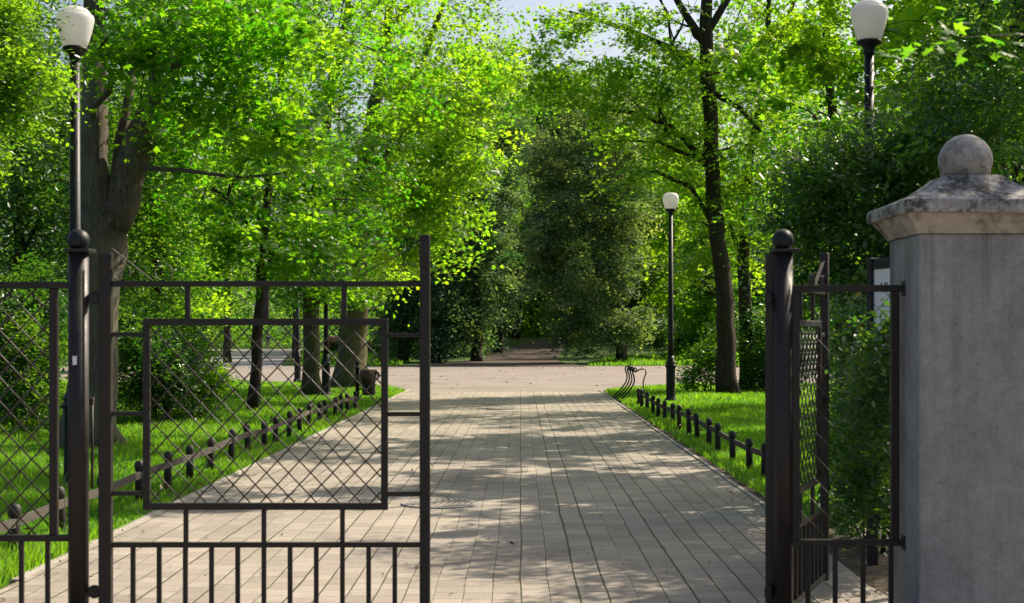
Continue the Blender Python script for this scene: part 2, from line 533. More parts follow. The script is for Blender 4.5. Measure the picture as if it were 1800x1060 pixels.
_h = [(26, .27), (52, .52), (80, .27), (108, .40), (150, .20)]
T_MAPLE = fan(polar([(0, .62)] + _h + [(180, .16)] + [(-a, r) for a, r in reversed(_h)]))
T_OVAL = (np.array([(0, -.5, 0), (.24, -.12, .05), (.22, .2, .05), (0, .55, -.05), (-.22, .2, .05), (-.24, -.12, .05)], float),
          np.array([(0, 1, 3), (1, 2, 3), (0, 3, 5), (3, 4, 5)], int))
T_QUAD = (np.array([(0, -.5, 0), (.36, 0, .06), (0, .5, -.05), (-.36, 0, .06)], float), np.array([(0, 1, 2), (0, 2, 3)], int))


def mesh_np(name, V, Fc, mat, tint=None):
    """triangles only"""
    me = bpy.data.meshes.new(name)
    nf = len(Fc)
    me.vertices.add(len(V))
    me.vertices.foreach_set('co', V.astype(np.float32).ravel())
    me.loops.add(nf * 3)
    me.loops.foreach_set('vertex_index', Fc.astype(np.int32).ravel())
    me.polygons.add(nf)
    me.polygons.foreach_set('loop_start', np.arange(nf, dtype=np.int32) * 3)
    if tint is not None:
        a = me.attributes.new('tint', 'FLOAT', 'FACE')
        a.data.foreach_set('value', tint.astype(np.float32))
    me.materials.append(mat)
    me.update()
    return me


def norm(a):
    return a / np.maximum(np.linalg.norm(a, axis=1, keepdims=True), 1e-9)


def leaf_arrays(pos, normal, size, tmpl, tint):
    TV, TF = tmpl
    n = len(pos)
    rv = RNG.normal(size=(n, 3))
    t = norm(rv - normal * (rv * normal).sum(1, keepdims=True))
    b = np.cross(normal, t)
    k = len(TV)
    V = (pos[:, None, :] + size[:, None, None] * (TV[None, :, 0:1] * t[:, None, :] + TV[None, :, 1:2] * b[:, None, :] + TV[None, :, 2:3] * normal[:, None, :])).reshape(-1, 3)
    Fc = (TF[None] + (np.arange(n) * k)[:, None, None]).reshape(-1, 3)
    return V, Fc, np.repeat(tint, len(TF))


def spray(centers, per, rad, size, tmpl, flat=0.35, upness=1.0, tint0=None, tilt=0.45, jit=0.36):
    """leaves in flat-ish sprays round each centre"""
    m = len(centers)
    cn = norm(np.column_stack([RNG.normal(0, tilt, m), RNG.normal(0, tilt, m), np.ones(m)]))
    e1 = norm(np.cross(cn, np.tile([0.3, 1.0, 0.1], (m, 1))))
    e2 = np.cross(cn, e1)
    cr = rad * RNG.uniform(0.55, 1.25, m)
    ct = RNG.normal(0.42, 0.26, m) if tint0 is None else tint0  # random leaf tint, spread widened to imitate sunlit and shaded clumps
    idx = np.repeat(np.arange(m), per)
    n = len(idx)
    u = RNG.normal(size=(n, 3)) * 0.55
    p = centers[idx] + cr[idx, None] * (u[:, :1] * e1[idx] + u[:, 1:2] * e2[idx] + flat * u[:, 2:] * cn[idx])
    p[:, 2] -= 0.22 * cr[idx] * (u[:, 0] ** 2 + u[:, 1] ** 2)      # tips droop
    nr = norm(cn[idx] * upness + RNG.normal(size=(n, 3)) * jit)
    sz = size * RNG.uniform(0.6, 1.25, n)
    tn = np.clip(ct[idx] + RNG.normal(0, 0.16, n), 0, 1)
    return leaf_arrays(p, nr, sz, tmpl, tn)


def blob_points(cx, cy, cz, rx, ry, rz, n, shell=0.55):
    d = norm(RNG.normal(size=(n, 3)))
    r = shell + (1 - shell) * RNG.uniform(0, 1, n)
    r *= 1 + 0.13 * np.sin(5 * d[:, 0] + 3 * d[:, 2] + cx) + 0.1 * np.sin(7 * d[:, 1] + 4 * d[:, 2] + cz)
    fill = RNG.uniform(0, 1, n) < 0.25
    r[fill] = RNG.uniform(0.15, 0.7, fill.sum())
    return np.array([cx, cy, cz]) + d * r[:, None] * np.array([rx, ry, rz])


def curve(a, b, sag, k=6, wob=0.0):
    a, b = Vector(a), Vector(b)
    out = []
    for i in range(k):
        t = i / (k - 1)
        p = a.lerp(b, t)
        p.z += sag * math.sin(PI * t)
        if 0 < i < k - 1 and wob:
            p += Vector((random.uniform(-wob, wob), random.uniform(-wob, wob), random.uniform(-wob, wob)))
        out.append(p)
    return out


def tree(name, label, base, trunks, blobs, leafmat, bark, tmpl=T_MAPLE, size=0.15, per=55, rad=0.75, flat=0.3, limbs=5, cat='tree',
         group=None, extra=(), flare=1.5, tint=None, limb_scale=1.0, twigs=True, upness=1.0, crown_name='crown', stem_name='trunk', trunk_n=14, zmin=None):
    """trunks: polylines of (x,y,z,r). blobs: (cx,cy,cz,rx,ry,rz,nclusters)."""
    root = thing(name, label, cat, base, group)
    mb = MB()
    nodes = []
    for tl in trunks:
        pts = [Vector(p[:3]) for p in tl]
        rr = [p[3] for p in tl]
        # refine
        fp, fr = [], []
        for i in range(len(pts) - 1):
            seg = max(2, int((pts[i + 1] - pts[i]).length / 0.45))
            for j in range(seg):
                t = j / seg
                fp.append(pts[i].lerp(pts[i + 1], t))
                fr.append(rr[i] * (1 - t) + rr[i + 1] * t)
        fp.append(pts[-1])
        fr.append(rr[-1])
        for i, p in enumerate(fp):
            w = fr[i] * 0.22
            if 0 < i < len(fp) - 1:
                fp[i] = p + Vector((random.uniform(-w, w), random.uniform(-w, w), 0))
        if abs(fp[0].z) < 0.4 and flare > 1:
            for i, p in enumerate(fp):
                if p.z < 0.7:
                    fr[i] *= 1 + (flare - 1) * (1 - p.z / 0.7) ** 2
        mb.tube(fp, fr, trunk_n, jitter=0.06)
        nodes += [(p, r) for p, r in zip(fp, fr)]
    allc = []
    tints = []
    for bl in blobs:
        c = blob_points(*bl[:7])
        if zmin is not None:
            c = c[c[:, 2] > zmin]
        if len(c) == 0:
            continue
        allc.append(c)
        cen = Vector(bl[:3])
        up = [q for q in nodes if q[0].z < cen.z + 0.3 * bl[5]] or nodes
        for k in range(limbs):
            tgt = Vector(c[random.randrange(len(c))])
            q = min(random.sample(up, min(len(up), 10)), key=lambda q: (q[0] - tgt).length + 0.6 * abs(q[0].z + 1.0 - tgt.z))
            r0 = limb_scale * min(q[1] * 0.55, 0.02 + 0.018 * (tgt - q[0]).length)
            cv = curve(q[0], tgt, 0.10 * (tgt - q[0]).length, 7, 0.05 * (tgt - q[0]).length)
            mb.tube(cv, [r0 * (1 - 0.82 * i / 6) for i in range(7)], 6, cap=False)
            nodes += [(p, r0 * (1 - 0.82 * i / 6)) for i, p in enumerate(cv)]
    ex = [np.array([tuple(p)]) for p in extra]
    C = np.vstack(allc + ex)
    if twigs:
        NP = np.array([tuple(q[0]) for q in nodes])
        for c in C:
            d2 = ((NP - c) ** 2).sum(1)
            j = int(d2.argmin())
            if d2[j] < 0.01:
                continue
            dist = math.sqrt(d2[j])
            r0 = min(nodes[j][1] * 0.6, 0.010 + 0.006 * dist)
            cv = curve(nodes[j][0], c, 0.08 * dist, 4, 0.05 * dist)
            mb.tube(cv, [r0, r0 * .75, r0 * .5, r0 * .25], 4, cap=False)
    tr = mb.build(stem_name, bark, root)
    V, Fc, tn = spray(C, per, rad, size, tmpl, flat, upness, None if tint is None else np.clip(RNG.normal(tint, 0.27, len(C)), 0, 1))
    link(crown_name, mesh_np(crown_name, V, Fc, leafmat, tn), root)
    return root


def B(x, y, Z, rx, ry, rz, n):
    """blob given by where it stands in the picture: centre pixel, depth, half sizes in px, px, metres"""
    p = at(x, y, Z)
    return (p.x, p.y, p.z, rx * Z / F, rz, ry * Z / F, n)


def TR(Z, *pts):
    """trunk polyline from (px, py, half width px) at one depth"""
    out = []
    for q in pts:
        p = at(q[0], q[1], q[3] if len(q) > 3 else Z)
        out.append((p.x, p.y, p.z, q[2] * Z / F))
    return out


# ================================================================== camera, light
cam = bpy.data.cameras.new('camera')
co = bpy.data.objects.new('camera', cam)
COL.objects.link(co)
co.location = (0, 0, CAMH)
co.rotation_euler = (R(90), 0, 0)
cam.sensor_width = 36
cam.lens = 36 * F / 1800
cam.shift_x = -(VX - 900) / 1800
cam.shift_y = (VY - 530) / 1800
cam.clip_end = 2000
cam.dof.use_dof = True
cam.dof.focus_distance = 27
cam.dof.aperture_fstop = 5.6
SC.camera = co

AZ, EL = R(52), R(43)
sd = Vector((math.sin(AZ) * math.cos(EL), math.cos(AZ) * math.cos(EL), math.sin(EL)))
sun = bpy.data.lights.new('sun', 'SUN')
sun.energy = 5.0
sun.angle = R(0.45)
sun.color = (1.0, 0.87, 0.69)
so = bpy.data.objects.new('sun', sun)
COL.objects.link(so)
so.rotation_euler = (-sd).to_track_quat('-Z', 'Y').to_euler()
w = bpy.data.worlds.new('World')
SC.world = w
w.use_nodes = True
t = w.node_tree
bg = t.nodes['Background']
sky = t.nodes.new('ShaderNodeTexSky')
sky.sky_type = 'NISHITA'
sky.sun_disc = False
sky.sun_elevation = EL
sky.sun_rotation = AZ
sky.air_density = 1.0
sky.dust_density = 4.5
L(t, sky.outputs[0], bg.inputs[0])
bg.inputs[1].default_value = 0.095
SC.view_settings.view_transform = 'Standard'
SC.view_settings.look = 'None'
SC.view_settings.exposure = 0.80
SC.view_settings.gamma = 1.0
SC.render.engine = 'CYCLES'
cy = SC.cycles
cy.max_bounces = 10
cy.diffuse_bounces = 3
cy.glossy_bounces = 2
cy.transmission_bounces = 3
cy.transparent_max_bounces = 4
cy.caustics_reflective = False
cy.caustics_refractive = False
cy.sample_clamp_indirect = 8
cy.use_denoising = True
try:
    cy.denoiser = 'OPENIMAGEDENOISE'
    cy.denoising_prefilter = 'ACCURATE'
except Exception:
    pass


# ================================================================== ground and paths
def sstep(a, b, x):
    t = min(1, max(0, (x - a) / (b - a)))
    return t * t * (3 - 2 * t)


def hgt(x, y):
    k = sstep(-13.5, -5, x)
    return k * (1.5 * sstep(84, 138, y) + 7.0 * sstep(136, 260, y)) + 10 * sstep(200, 420, y)


xs = sorted(set([-500, -350, -250, -180, -130] + list(range(-100, 101, 4)) + [130, 180, 250, 350, 500]))
ys = sorted(set([-40, -10, 0, 20, 40, 60, 74] + list(range(78, 180, 3)) + [190, 210, 240, 280, 330, 400, 520, 700]))
gv = [(x, y, hgt(x, y)) for y in ys for x in xs]
gf = [(j * len(xs) + i, j * len(xs) + i + 1, (j + 1) * len(xs) + i + 1, (j + 1) * len(xs) + i) for j in range(len(ys) - 1) for i in range(len(xs) - 1)]
g = MB()
g.face_block(gv, gf, True)
tag(g.build('ground', TURF), kind='structure')

XL, XR = -3.25, 2.27
YEND = 40.3
sheet('paved_path', [(-8, -12), (8, -12), (8, 6.9), (2.32, 7.6), (2.22, 9.0), (XR, 11), (XR, YEND), (XL, YEND), (XL, 11), (-3.26, 9), (-3.3, 7.4), (-8, 6.9)], 0.008, PAVE)
plaza_near = [(-70, 50), (-20, 49.5), (-9, 48.5), (-5.6, 46.5), (-4.2, 44.6), (-3.5, 42.3), (XL, YEND + .004), (XR, YEND + .004), (2.45, 41.6), (3.0, 43.4), (4.4, 45.2), (7, 46.6), (14, 48), (70, 49)]
sheet('plaza', plaza_near + [(70, 76), (20, 75.5), (10, 75), (2, 74), (-8, 73.6), (-12, 74), (-25, 73.5), (-70, 74)], 0.004, ASPHALT)
sheet('far_left_path', [(-17.8, 72.5), (-12.2, 72.5), (-16.5, 100), (-23, 150), (-30, 150), (-22, 100)], 0.016, GREYPATH)
sheet('far_cross_path', [(-60, 150.01), (-14, 150.01), (-12, 166), (-60, 166)], 0.02, ASPHALT)
# earth path climbing the slope beyond the plaza
hp, hf = [], []
for i in range(29):
    y = 73.2 + i * 1.9
    tt = i / 28
    c0 = (-1.1 + 4.6 * tt ** 1.6)
    hw = 3.0 - 1.3 * tt + (1.5 * (1 - tt) ** 6)
    for k in range(5):
        x = c0 + hw * (k - 2) / 2
        hp.append((x, y, hgt(x, y) + 0.05 - (0.03 if i == 0 else 0)))
for i in range(28):
    for k in range(4):
        a = i * 5 + k
        hf.append((a, a + 1, a + 6, a + 5))
g = MB()
g.face_block(hp, hf, True)
tag(g.build('earth_path', DIRT), kind='structure')
sheet('soil_bed', [(2.1, 8.0), (9, 7.6), (9, 12.6), (4.5, 13.0), (2.45, 12.6), (2.1, 11)], 0.004, SOIL)
sheet('hedge_soil', [(-16, 21.0), (-6.6, 20.4), (-5.7, 23), (-4.9, 26.5), (-8, 30), (-16, 30)], 0.004, SOIL)


# kerb stones along both edges of the path (one strip a side)
def kerb(name, x0, x1, y0, y1, step):
    mb = MB()
    y = y0
    while y < y1:
        dz = random.uniform(-0.004, 0.004)
        dx = random.uniform(-0.006, 0.006)
        mb.box(x0 + dx, x1 + dx, y, min(y + step - 0.008, y1), -0.05, 0.026 + dz, 0.004)
        y += step
    return tag(mb.build(name, KERB), kind='structure')


kerb('kerb', XR - 0.005, XR + 0.045, 11.0, 41.2, 0.8)
sheet('soil_strip', [(XR + .046, 11.2), (XR + .22, 11.2), (XR + .20, 40.9), (XR + .046, 40.9)], 0.005, SOIL)
sheet('soil_strip', [(XL - .061, 9.2), (XL - .061, 41.5), (XL - .20, 41.5), (XL - .22, 9.2)], 0.005, SOIL)
kerb('kerb', XL - 0.06, XL + 0.005, 9.2, 41.8, 0.8)


# ================================================================== grass
def in_poly(px, py, poly):
    inside = np.zeros(len(px), bool)
    j = len(poly) - 1
    for i in range(len(poly)):
        xi, yi = poly[i]
        xj, yj = poly[j]
        c = ((yi > py) != (yj > py)) & (px < (xj - xi) * (py - yi) / (yj - yi + 1e-12) + xi)
        inside ^= c
        j = i
    return inside


def grass(name, poly, zones, label):
    Vs, Fs, Ts, o = [], [], [], 0
    pa = np.array(poly)
    for y0, y1, dens, h, wd in zones:
        x0, x1 = pa[:, 0].min(), pa[:, 0].max()
        n = int((x1 - x0) * (y1 - y0) * dens)
        x = RNG.uniform(x0, x1, n)
        y = RNG.uniform(y0, y1, n)
        # only where the lens could plausibly see
        bare = np.sin(x * 1.35 + 1.7 * np.sin(y * .9)) * np.sin(y * 1.05 + 1.3 * np.sin(x * .8 + 2)) > 0.72
        k = in_poly(x, y, poly) & (np.abs(x) < 0.40 * y + 1.5) & ~(bare & (RNG.uniform(0, 1, n) < .65))
        x, y = x[k], y[k]
        n = len(x)
        pat = 0.5 + 0.25 * np.sin(x * 1.9 + np.sin(y * .8) * 2) + 0.25 * np.sin(y * 1.3 + np.sin(x * 1.1) * 2.3)
        hh = h * RNG.uniform(0.45, 1.2, n) * (0.5 + 1.0 * pat ** 1.5)
        tall = RNG.uniform(0, 1, n) < 0.012
        hh[tall] *= 1.9
        th = RNG.uniform(0, 2 * PI, n)
        ln = RNG.normal(0, 0.42, (n, 2)) * hh[:, None]
        z = np.array([hgt(a, b) for a, b in zip(x, y)]) if y1 > 80 else np.zeros(n)
        b = np.column_stack([x, y, z])
        dx = np.column_stack([np.cos(th), np.sin(th), np.zeros(n)]) * (wd * RNG.uniform(.6, 1.3, n))[:, None] * 0.5
        mid = b + np.column_stack([ln * 0.35, hh * 0.6])
        tip = b + np.column_stack([ln, hh])
        V = np.stack([b - dx, b + dx, mid + dx * .8, mid - dx * .8, tip], 1).reshape(-1, 3)
        base = (np.arange(n) * 5)[:, None, None]
        Fc = (np.array([(0, 1, 2), (0, 2, 3), (3, 2, 4)])[None] + base).reshape(-1, 3) + o
        Vs.append(V)
        Fs.append(Fc)
        Ts.append(np.repeat(np.clip(0.25 + 0.4 * pat + RNG.normal(0, 0.2, n), 0, 1), 3))
        o += len(V)
    ob = link(name, mesh_np(name, np.vstack(Vs), np.vstack(Fs), GRASS, np.concatenate(Ts)))
    return tag(ob, label, 'grass', None, 'stuff')


left_lawn = [(XL - .03, 8.2), (XL - .03, 40.5), (-3.6, 42.2), (-4.3, 44.5), (-5.7, 46.4), (-9, 48.3), (-20, 49.3), (-20, 8.2)]
grass('lawn_grass', left_lawn, [(8.2, 14, 3200, .10, .007), (14, 22, 1500, .10, .010), (22, 34, 700, .10, .015), (34, 50, 420, .10, .02)], 'bright green mown grass left of the paved path')
right_lawn = [(XR + .13, 11.8), (4.2, 12.8), (14, 12.8), (14, 47.8), (7, 46.5), (4.4, 45.1), (3.1, 43.3), (2.5, 41.5), (XR + .13, 40.5)]
grass('lawn_grass', right_lawn, [(11.8, 22, 1500, .10, .009), (22, 34, 700, .10, .015), (34, 49, 420, .10, .02)], 'bright green mown grass right of the paved path')
grass('verge_grass', [(3.5, 76.2), (20, 76.5), (30, 96), (6, 96)], [(76, 96, 80, .22, .05)], 'sunlit grass verge beyond the plaza under the linden')
grass('verge_grass', [(-11.5, 74.5), (-6.5, 74.2), (-7, 100), (-20, 140), (-22, 140), (-16, 100)], [(74, 140, 22, .22, .06)], 'shaded grass beyond the plaza left of the earth path')


# ================================================================== fixed fence, gate posts, gate leaves
S = F / 7.5          # px per metre in the gate plane
GY = 7.5


def gx(x):
    return (x - VX) / S


def gz(y):
    return CAMH - (y - VY) / S


def hbar(mb, x0, x1, y0, y1, d=0.03, yc=0.0, ox=0.0, oz=0.0, ch=0.002):
    """bar given by its photo edges; local to (ox, gate plane, 0)"""
    mb.box(gx(x0) - ox, gx(x1) - ox, yc - d / 2, yc + d / 2, gz(y1) - oz, gz(y0) - oz, ch)


def mesh_wires(mb, x0, x1, z0, z1, pitch, r, yoff=0.0):
    """diamond mesh of crossing rods clipped to a rectangle"""
    wid, hei = x1 - x0, z1 - z0
    k = -int(hei / pitch) - 2
    ratio = 1.06
    while k * pitch < wid + hei * 1.1:
        for sgn in (1, -1):
            # line x = x0 + k*pitch + s ; z = z0 + s*ratio (or from the top)
            s0 = max(0, -(k * pitch))
            s1 = min(hei / ratio, wid - k * pitch)
            if s1 - s0 > 0.02:
                za, zb = s0 * ratio, s1 * ratio
                if sgn < 0:
                    za, zb = hei - za, hei - zb
                off = yoff + sgn * r * 0.9
                mb.tube([(x0 + k * pitch + s0, off, z0 + za), (x0 + k * pitch + s1, off, z0 + zb)], r, 5)
        k += 1


def place_local(root, objs):
    for o in objs:
        o.matrix_parent_inverse = Matrix.Identity(4)


def part(mb, name, mat, root):
    o = mb.build(name, mat, root)
    o.matrix_parent_inverse = Matrix.Identity(4)
    return o


def gate_leaf(label, loc, rot):
    root = thing('gate_leaf', label, 'gate', loc, 'leaves of the open iron park gate')
    root.rotation_euler = (0, 0, rot)
    ox = gx(178)                      # hinge axis
    m = MB(); hbar(m, 175, 197, 445, 1112, .05, ox=ox, ch=.004); part(m, 'hinge_stile', PAINT, root)
    m = MB(); hbar(m, 738, 756, 413, 1112, .05, ox=ox, ch=.004); part(m, 'latch_stile', PAINT, root)
    m = MB(); hbar(m, 197.3, 737.7, 494, 504, .03, ox=ox); part(m, 'top_rail', PAINT, root)
    m = MB(); hbar(m, 197.3, 737.7, 953, 962, .03, ox=ox); part(m, 'middle_rail', PAINT, root)
    m = MB(); hbar(m, 197.3, 737.7, 1094, 1106, .03, ox=ox); part(m, 'bottom_rail', PAINT, root)
    # framed mesh panel
    m = MB()
    hbar(m, 252, 682, 560, 572, .03, ox=ox)
    hbar(m, 252, 682, 884, 896, .03, ox=ox)
    hbar(m, 252, 264, 572.2, 883.8, .03, ox=ox)
    hbar(m, 670, 682, 572.2, 883.8, .03, ox=ox)
    fr = part(m, 'panel_frame', PAINT, root)
    m = MB(); mesh_wires(m, gx(264) - ox, gx(670) - ox, gz(883), gz(573), .1165, .0040)
    wm = part(m, 'wire_mesh', WIRE, fr)
    for x in (330, 468, 605):
        m = MB(); hbar(m, x - 4.5, x + 4.5, 504.2, 559.8, .022, ox=ox); part(m, 'upright_bar', PAINT, root)
    for x in (327, 464, 602):
        m = MB(); hbar(m, x - 4, x + 4, 896.2, 952.8, .022, ox=ox); part(m, 'upright_bar', PAINT, root)
    for y in (588, 727, 867):
        m = MB(); hbar(m, 197.2, 251.8, y - 4, y + 4, .022, ox=ox); part(m, 'spacer_bar', PAINT, root)
        m = MB(); hbar(m, 682.2, 737.8, y - 3, y + 5, .022, ox=ox); part(m, 'spacer_bar', PAINT, root)
    for k in range(11):
        x = 234 + 46 * k
        m = MB(); hbar(m, x - 4, x + 4, 962.2, 1093.8, .022, ox=ox); part(m, 'picket', PAINT, root)
    # flat-strip scrolls on the top rail
    def strip(pts, nm):
        mb = MB()
        vs, fs = [], []
        for i, (x, y) in enumerate(pts):
            a = pts[max(0, i - 1)]
            b = pts[min(len(pts) - 1, i + 1)]
            dx, dy = b[0] - a[0], b[1] - a[1]
            l = math.hypot(dx, dy) or 1
            nx, ny = -dy / l, dx / l
            for s_ in (-1, 1):
                for yy in (-.010, .010):
                    vs.append((gx(x + nx * s_ * 0.75) - ox, yy, gz(y + ny * s_ * 0.75)))
        for i in range(len(pts) - 1):
            a, b = i * 4, i * 4 + 4
            fs += [(a, a + 1, b + 1, b), (a + 2, b + 2, b + 3, a + 3), (a, b, b + 2, a + 2), (a + 1, a + 3, b + 3, b + 1)]
        mb.face_block(vs, fs)
        part(mb, nm, WIRE, root)
    for x0, y0, x1, y1, cx1, cx2 in ((268, 493, 197, 437, 287, 214), (614, 493, 738, 428, 598, 720)):
        strip([(x0 + (x1 - x0) * i / 4, y0 + (y1 - y0) * i / 4) for i in range(5)], 'scroll_strap')
        for cxx in (cx1, cx2):
            strip([(cxx + 15 * math.cos(a), 478 + 15 * math.sin(a)) for a in [R(70 + 16 * i) for i in range(21)]], 'scroll_ring')
    # hinges
    for y in (524, 1040):
        m = MB(); m.box(gx(157) - ox, gx(174.8) - ox, -.018, .018, gz(y + 9), gz(y - 9), .003)
        m.lathe([(.016, gz(y + 11)), (.016, gz(y - 11))], (gx(166) - ox, 0, 0), 10)
        part(m, 'hinge', PAINT, root)
    return root


gl = gate_leaf('closed iron gate leaf with a diamond mesh panel across the left half of the path', (gx(178), GY, 0), 0)
gr = gate_leaf('open iron gate leaf swung inwards, seen edge-on behind the right gate post', (gx(1355), GY + .02, 0), 0)
# mirror the right leaf: it hangs on the right post and swings away from the camera
ang = math.atan2(1.57, 0.62)
gr.rotation_euler = (0, 0, ang)
m2 = None


def gate_post(x, label):
    root = thing('gate_post', label, 'gate post', (gx(x), GY, 0), 'round iron gate posts with ball tops')
    m = MB(); m.lathe([(.053, 0), (.053, gz(444))], n=28); part(m, 'shaft', PAINT, root)
    m = MB(); m.box(-.062, .075, -.065, .065, gz(443.8), gz(438), .002); part(m, 'cap_plate', PAINT, root)
    m = MB()
    r = .058
    m.lathe([(r * math.sin(a), gz(422) - r * math.cos(a)) for a in [PI * (0.08 + 0.92 * i / 14) * 0.999 for i in range(15)]], n=28)
    part(m, 'ball_finial', LAMPBLACK, root)
    return root


pl = gate_post(138, 'ball-topped iron gate post carrying the closed leaf, with a small white sticker')
m = MB()
vs = []
st = []
for i in range(5):
    a = R(-106 + 6 * i)
    for z in (gz(641), gz(626)):
        vs.append((.0545 * math.cos(a), .0545 * math.sin(a), z + (0.006 if i in (0, 4) and z == gz(626) else 0)))
m.face_block(vs, [(2 * i, 2 * i + 2, 2 * i + 3, 2 * i + 1) for i in range(4)], True)
st = part(m, 'sticker', WHITE, pl)
m = MB()
m.tube([(gx(157) - gx(138), .05, gz(702)), (gx(157) - gx(138), .05, gz(860))], .007, 8)
m.box(gx(153) - gx(138), gx(160) - gx(138), .035, .065, gz(712), gz(700), .002)
part(m, 'drop_bolt', WIRE, pl)
pr = gate_post(1376, 'ball-topped iron gate post right of the opening, between the gap and the grey pillar')


def fence_panel(name, label, x0, x1, stiles, pickets, yt, yb, wr=.0046):
    root = thing(name, label, 'fence', (gx(x0), GY, 0), 'fixed mesh fence panels beside the gate')
    ox = gx(x0)
    m = MB(); hbar(m, x0, x1, yt, yt + 12, .04, ox=ox); part(m, 'top_rail', PAINT, root)
    m = MB(); hbar(m, x0, x1, yb, yb + 11, .04, ox=ox); part(m, 'middle_rail', PAINT, root)
    m = MB(); hbar(m, x0, x1, 1096, 1107, .04, ox=ox); part(m, 'bottom_rail', PAINT, root)
    for x in stiles:
        m = MB(); hbar(m, x - 7, x + 7, yt + 12.2, yb - .2, .035, ox=ox); part(m, 'stile', PAINT, root)
    m = MB(); mesh_wires(m, gx(min(stiles)) - ox, gx(max(stiles)) - ox, gz(yb), gz(yt + 12), .118, wr)
    part(m, 'wire_mesh', WIRE, root)
    for x in pickets:
        m = MB(); hbar(m, x - 4, x + 4, yb + 11.2, 1095.8, .022, ox=ox); part(m, 'picket', PAINT, root)
    return root, ox


fence_panel('mesh_fence', 'iron mesh fence panel left of the closed leaf, cut by the photo edge', -360, 122, (-345, 95), [-330 + 46 * k for k in range(10)], 495, 940)
fp, ox = fence_panel('mesh_fence', 'short iron mesh fence panel bolted between the right gate post and the grey pillar', 1390, 1590, (1398, 1573), [1420, 1468, 1517, 1566], 501, 948, .0016)
for y in (507, 954):
    m = MB(); m.box(gx(1587) - ox, gx(1594) - ox, -.04, .04, gz(y + 13), gz(y - 13), .002); part(m, 'wall_plate', PAINT, fp)

# ------------------------------------------------------------------ stone pillar
PX, PY = 2.345, 7.5
root = thing('stone_pillar', 'grey rendered pillar with a weathered stone cap and ball', 'pillar', (PX, PY, 0))
m = MB(); m.frustum(0, 0, [(.325, .29, -.05), (.325, .29, 2.118)]); sh = part(m, 'shaft', STUCCO, root)
bv = sh.modifiers.new('bevel', 'BEVEL'); bv.width = .012; bv.segments = 2
m = MB(); m.frustum(0, 0, [(.335, .30, 2.1185), (.340, .305, 2.135), (.352, .318, 2.148), (.368, .336, 2.175), (.392, .362, 2.200), (.398, .368, 2.2165)])
part(m, 'cove', COVESTONE, root)
m = MB(); m.frustum(0, 0, [(.418, .392, 2.217), (.424, .397, 2.225), (.424, .397, 2.272), (.416, .390, 2.285), (.335, .31, 2.315), (.25, .235, 2.352), (.185, .175, 2.397), (.145, .14, 2.432)])
cp = part(m, 'cap', CAPSTONE, root)
bv = cp.modifiers.new('bevel', 'BEVEL'); bv.width = .006; bv.segments = 2
m = MB(); m.lathe([(.128, 2.425), (.128, 2.49), (.124, 2.5)], n=32); part(m, 'neck', COVESTONE, root)
m = MB()
m.lathe([(.138 * math.sin(a) * (1 + .012 * math.sin(a * 5)), 2.522 - .138 * math.cos(a)) for a in [PI * (0.30 + 0.70 * i / 18) * 0.9995 for i in range(19)]], n=40)
part(m, 'ball', BALLSTONE, root)

# ------------------------------------------------------------------ notice board behind the pillar
bx, by = 2.45, 9.9
root = thing('notice_board', 'white notice board in a dark frame, half hidden behind the grey pillar', 'notice board', (bx, by, 0))
root.rotation_euler = (0, 0, R(-72))
for x in (0, .95):
    m = MB(); m.box(x - .03, x + .03, -.03, .03, 0, 2.14, .004); part(m, 'post', LAMPBLACK, root)
m = MB()
m.box(.031, .919, -.02, .02, 2.06, 2.13, .003)
part(m, 'top_bar', LAMPBLACK, root)
m = MB()
m.box(.031, .919, -.02, .02, 1.10, 1.15, .003)
part(m, 'bottom_bar', LAMPBLACK, root)
m = MB(); m.box(.031, .919, -.008, .008, 1.151, 2.059); bd = part(m, 'board', BOARD, root)
m = MB()
x = .12
rr = random.Random(4)
while x < .85:
    wl = rr.uniform(.012, .028)
    m.box(x, x + .006, -.0105, -.0085, 1.935, 1.965)
    m.box(x + .0062, x + wl, -.0105, -.0085, rr.choice((1.935, 1.945, 1.957)), 1.9655)
    x += wl + rr.choice((.01, .012, .03))
for k in range(2):
    m.box(.1, rr.uniform(.6, .86), -.0105, -.0085, 1.80 - k * .09, 1.805 - k * .09)
part(m, 'print', INK, bd)

# ================================================================== low post and rail fences
def low_fence(label, X, y0, step, n, wob):
    root = thing('low_fence', label, 'fence', (X, y0, 0), 'knee-high post and rail fences along the path')
    pts = []
    for k in range(n):
        pts.append((random.uniform(-wob, wob), k * step + random.uniform(-.03, .03), random.uniform(-.025, .02)))
    me = None
    for i, (x, y, dz) in enumerate(pts):
        m = MB()
        r = .043
        h = .41 + dz
        m.lathe([(r * .92, -.05), (r * .95, h * .55), (r * .98, h - .125), (r * .80, h - .115), (r * .80, h - .095), (r * 1.04, h - .085), (r * 1.06, h - .05), (r * .92, h - .022), (r * .62, h - .005), (r * .2, h)], n=12)
        o = part(m, 'post', POSTMAT, root)
        o.location = (x, y, 0)
        o.rotation_euler = (R(random.gauss(0, 1.8)), R(random.gauss(0, 2.5)), random.uniform(0, 6))
    for i in range(n - 1):
        a, b = pts[i], pts[i + 1]
        m = MB()
        ra, rb = (a[0] + .012, a[1] + .005, .275 + a[2]), (b[0] + .012, b[1] - .005, .275 + b[2])
        vs = [(p[0] + sx * .014, p[1], p[2] + sz * .032) for p in (ra, rb) for sx, sz in ((-1, -1), (1, -1), (1, 1), (-1, 1))]
        m.face_block(vs, [(0, 1, 5, 4), (1, 2, 6, 5), (2, 3, 7, 6), (3, 0, 4, 7), (3, 2, 1, 0), (4, 5, 6, 7)])
        part(m, 'rail', RAILMAT, root)
    return root


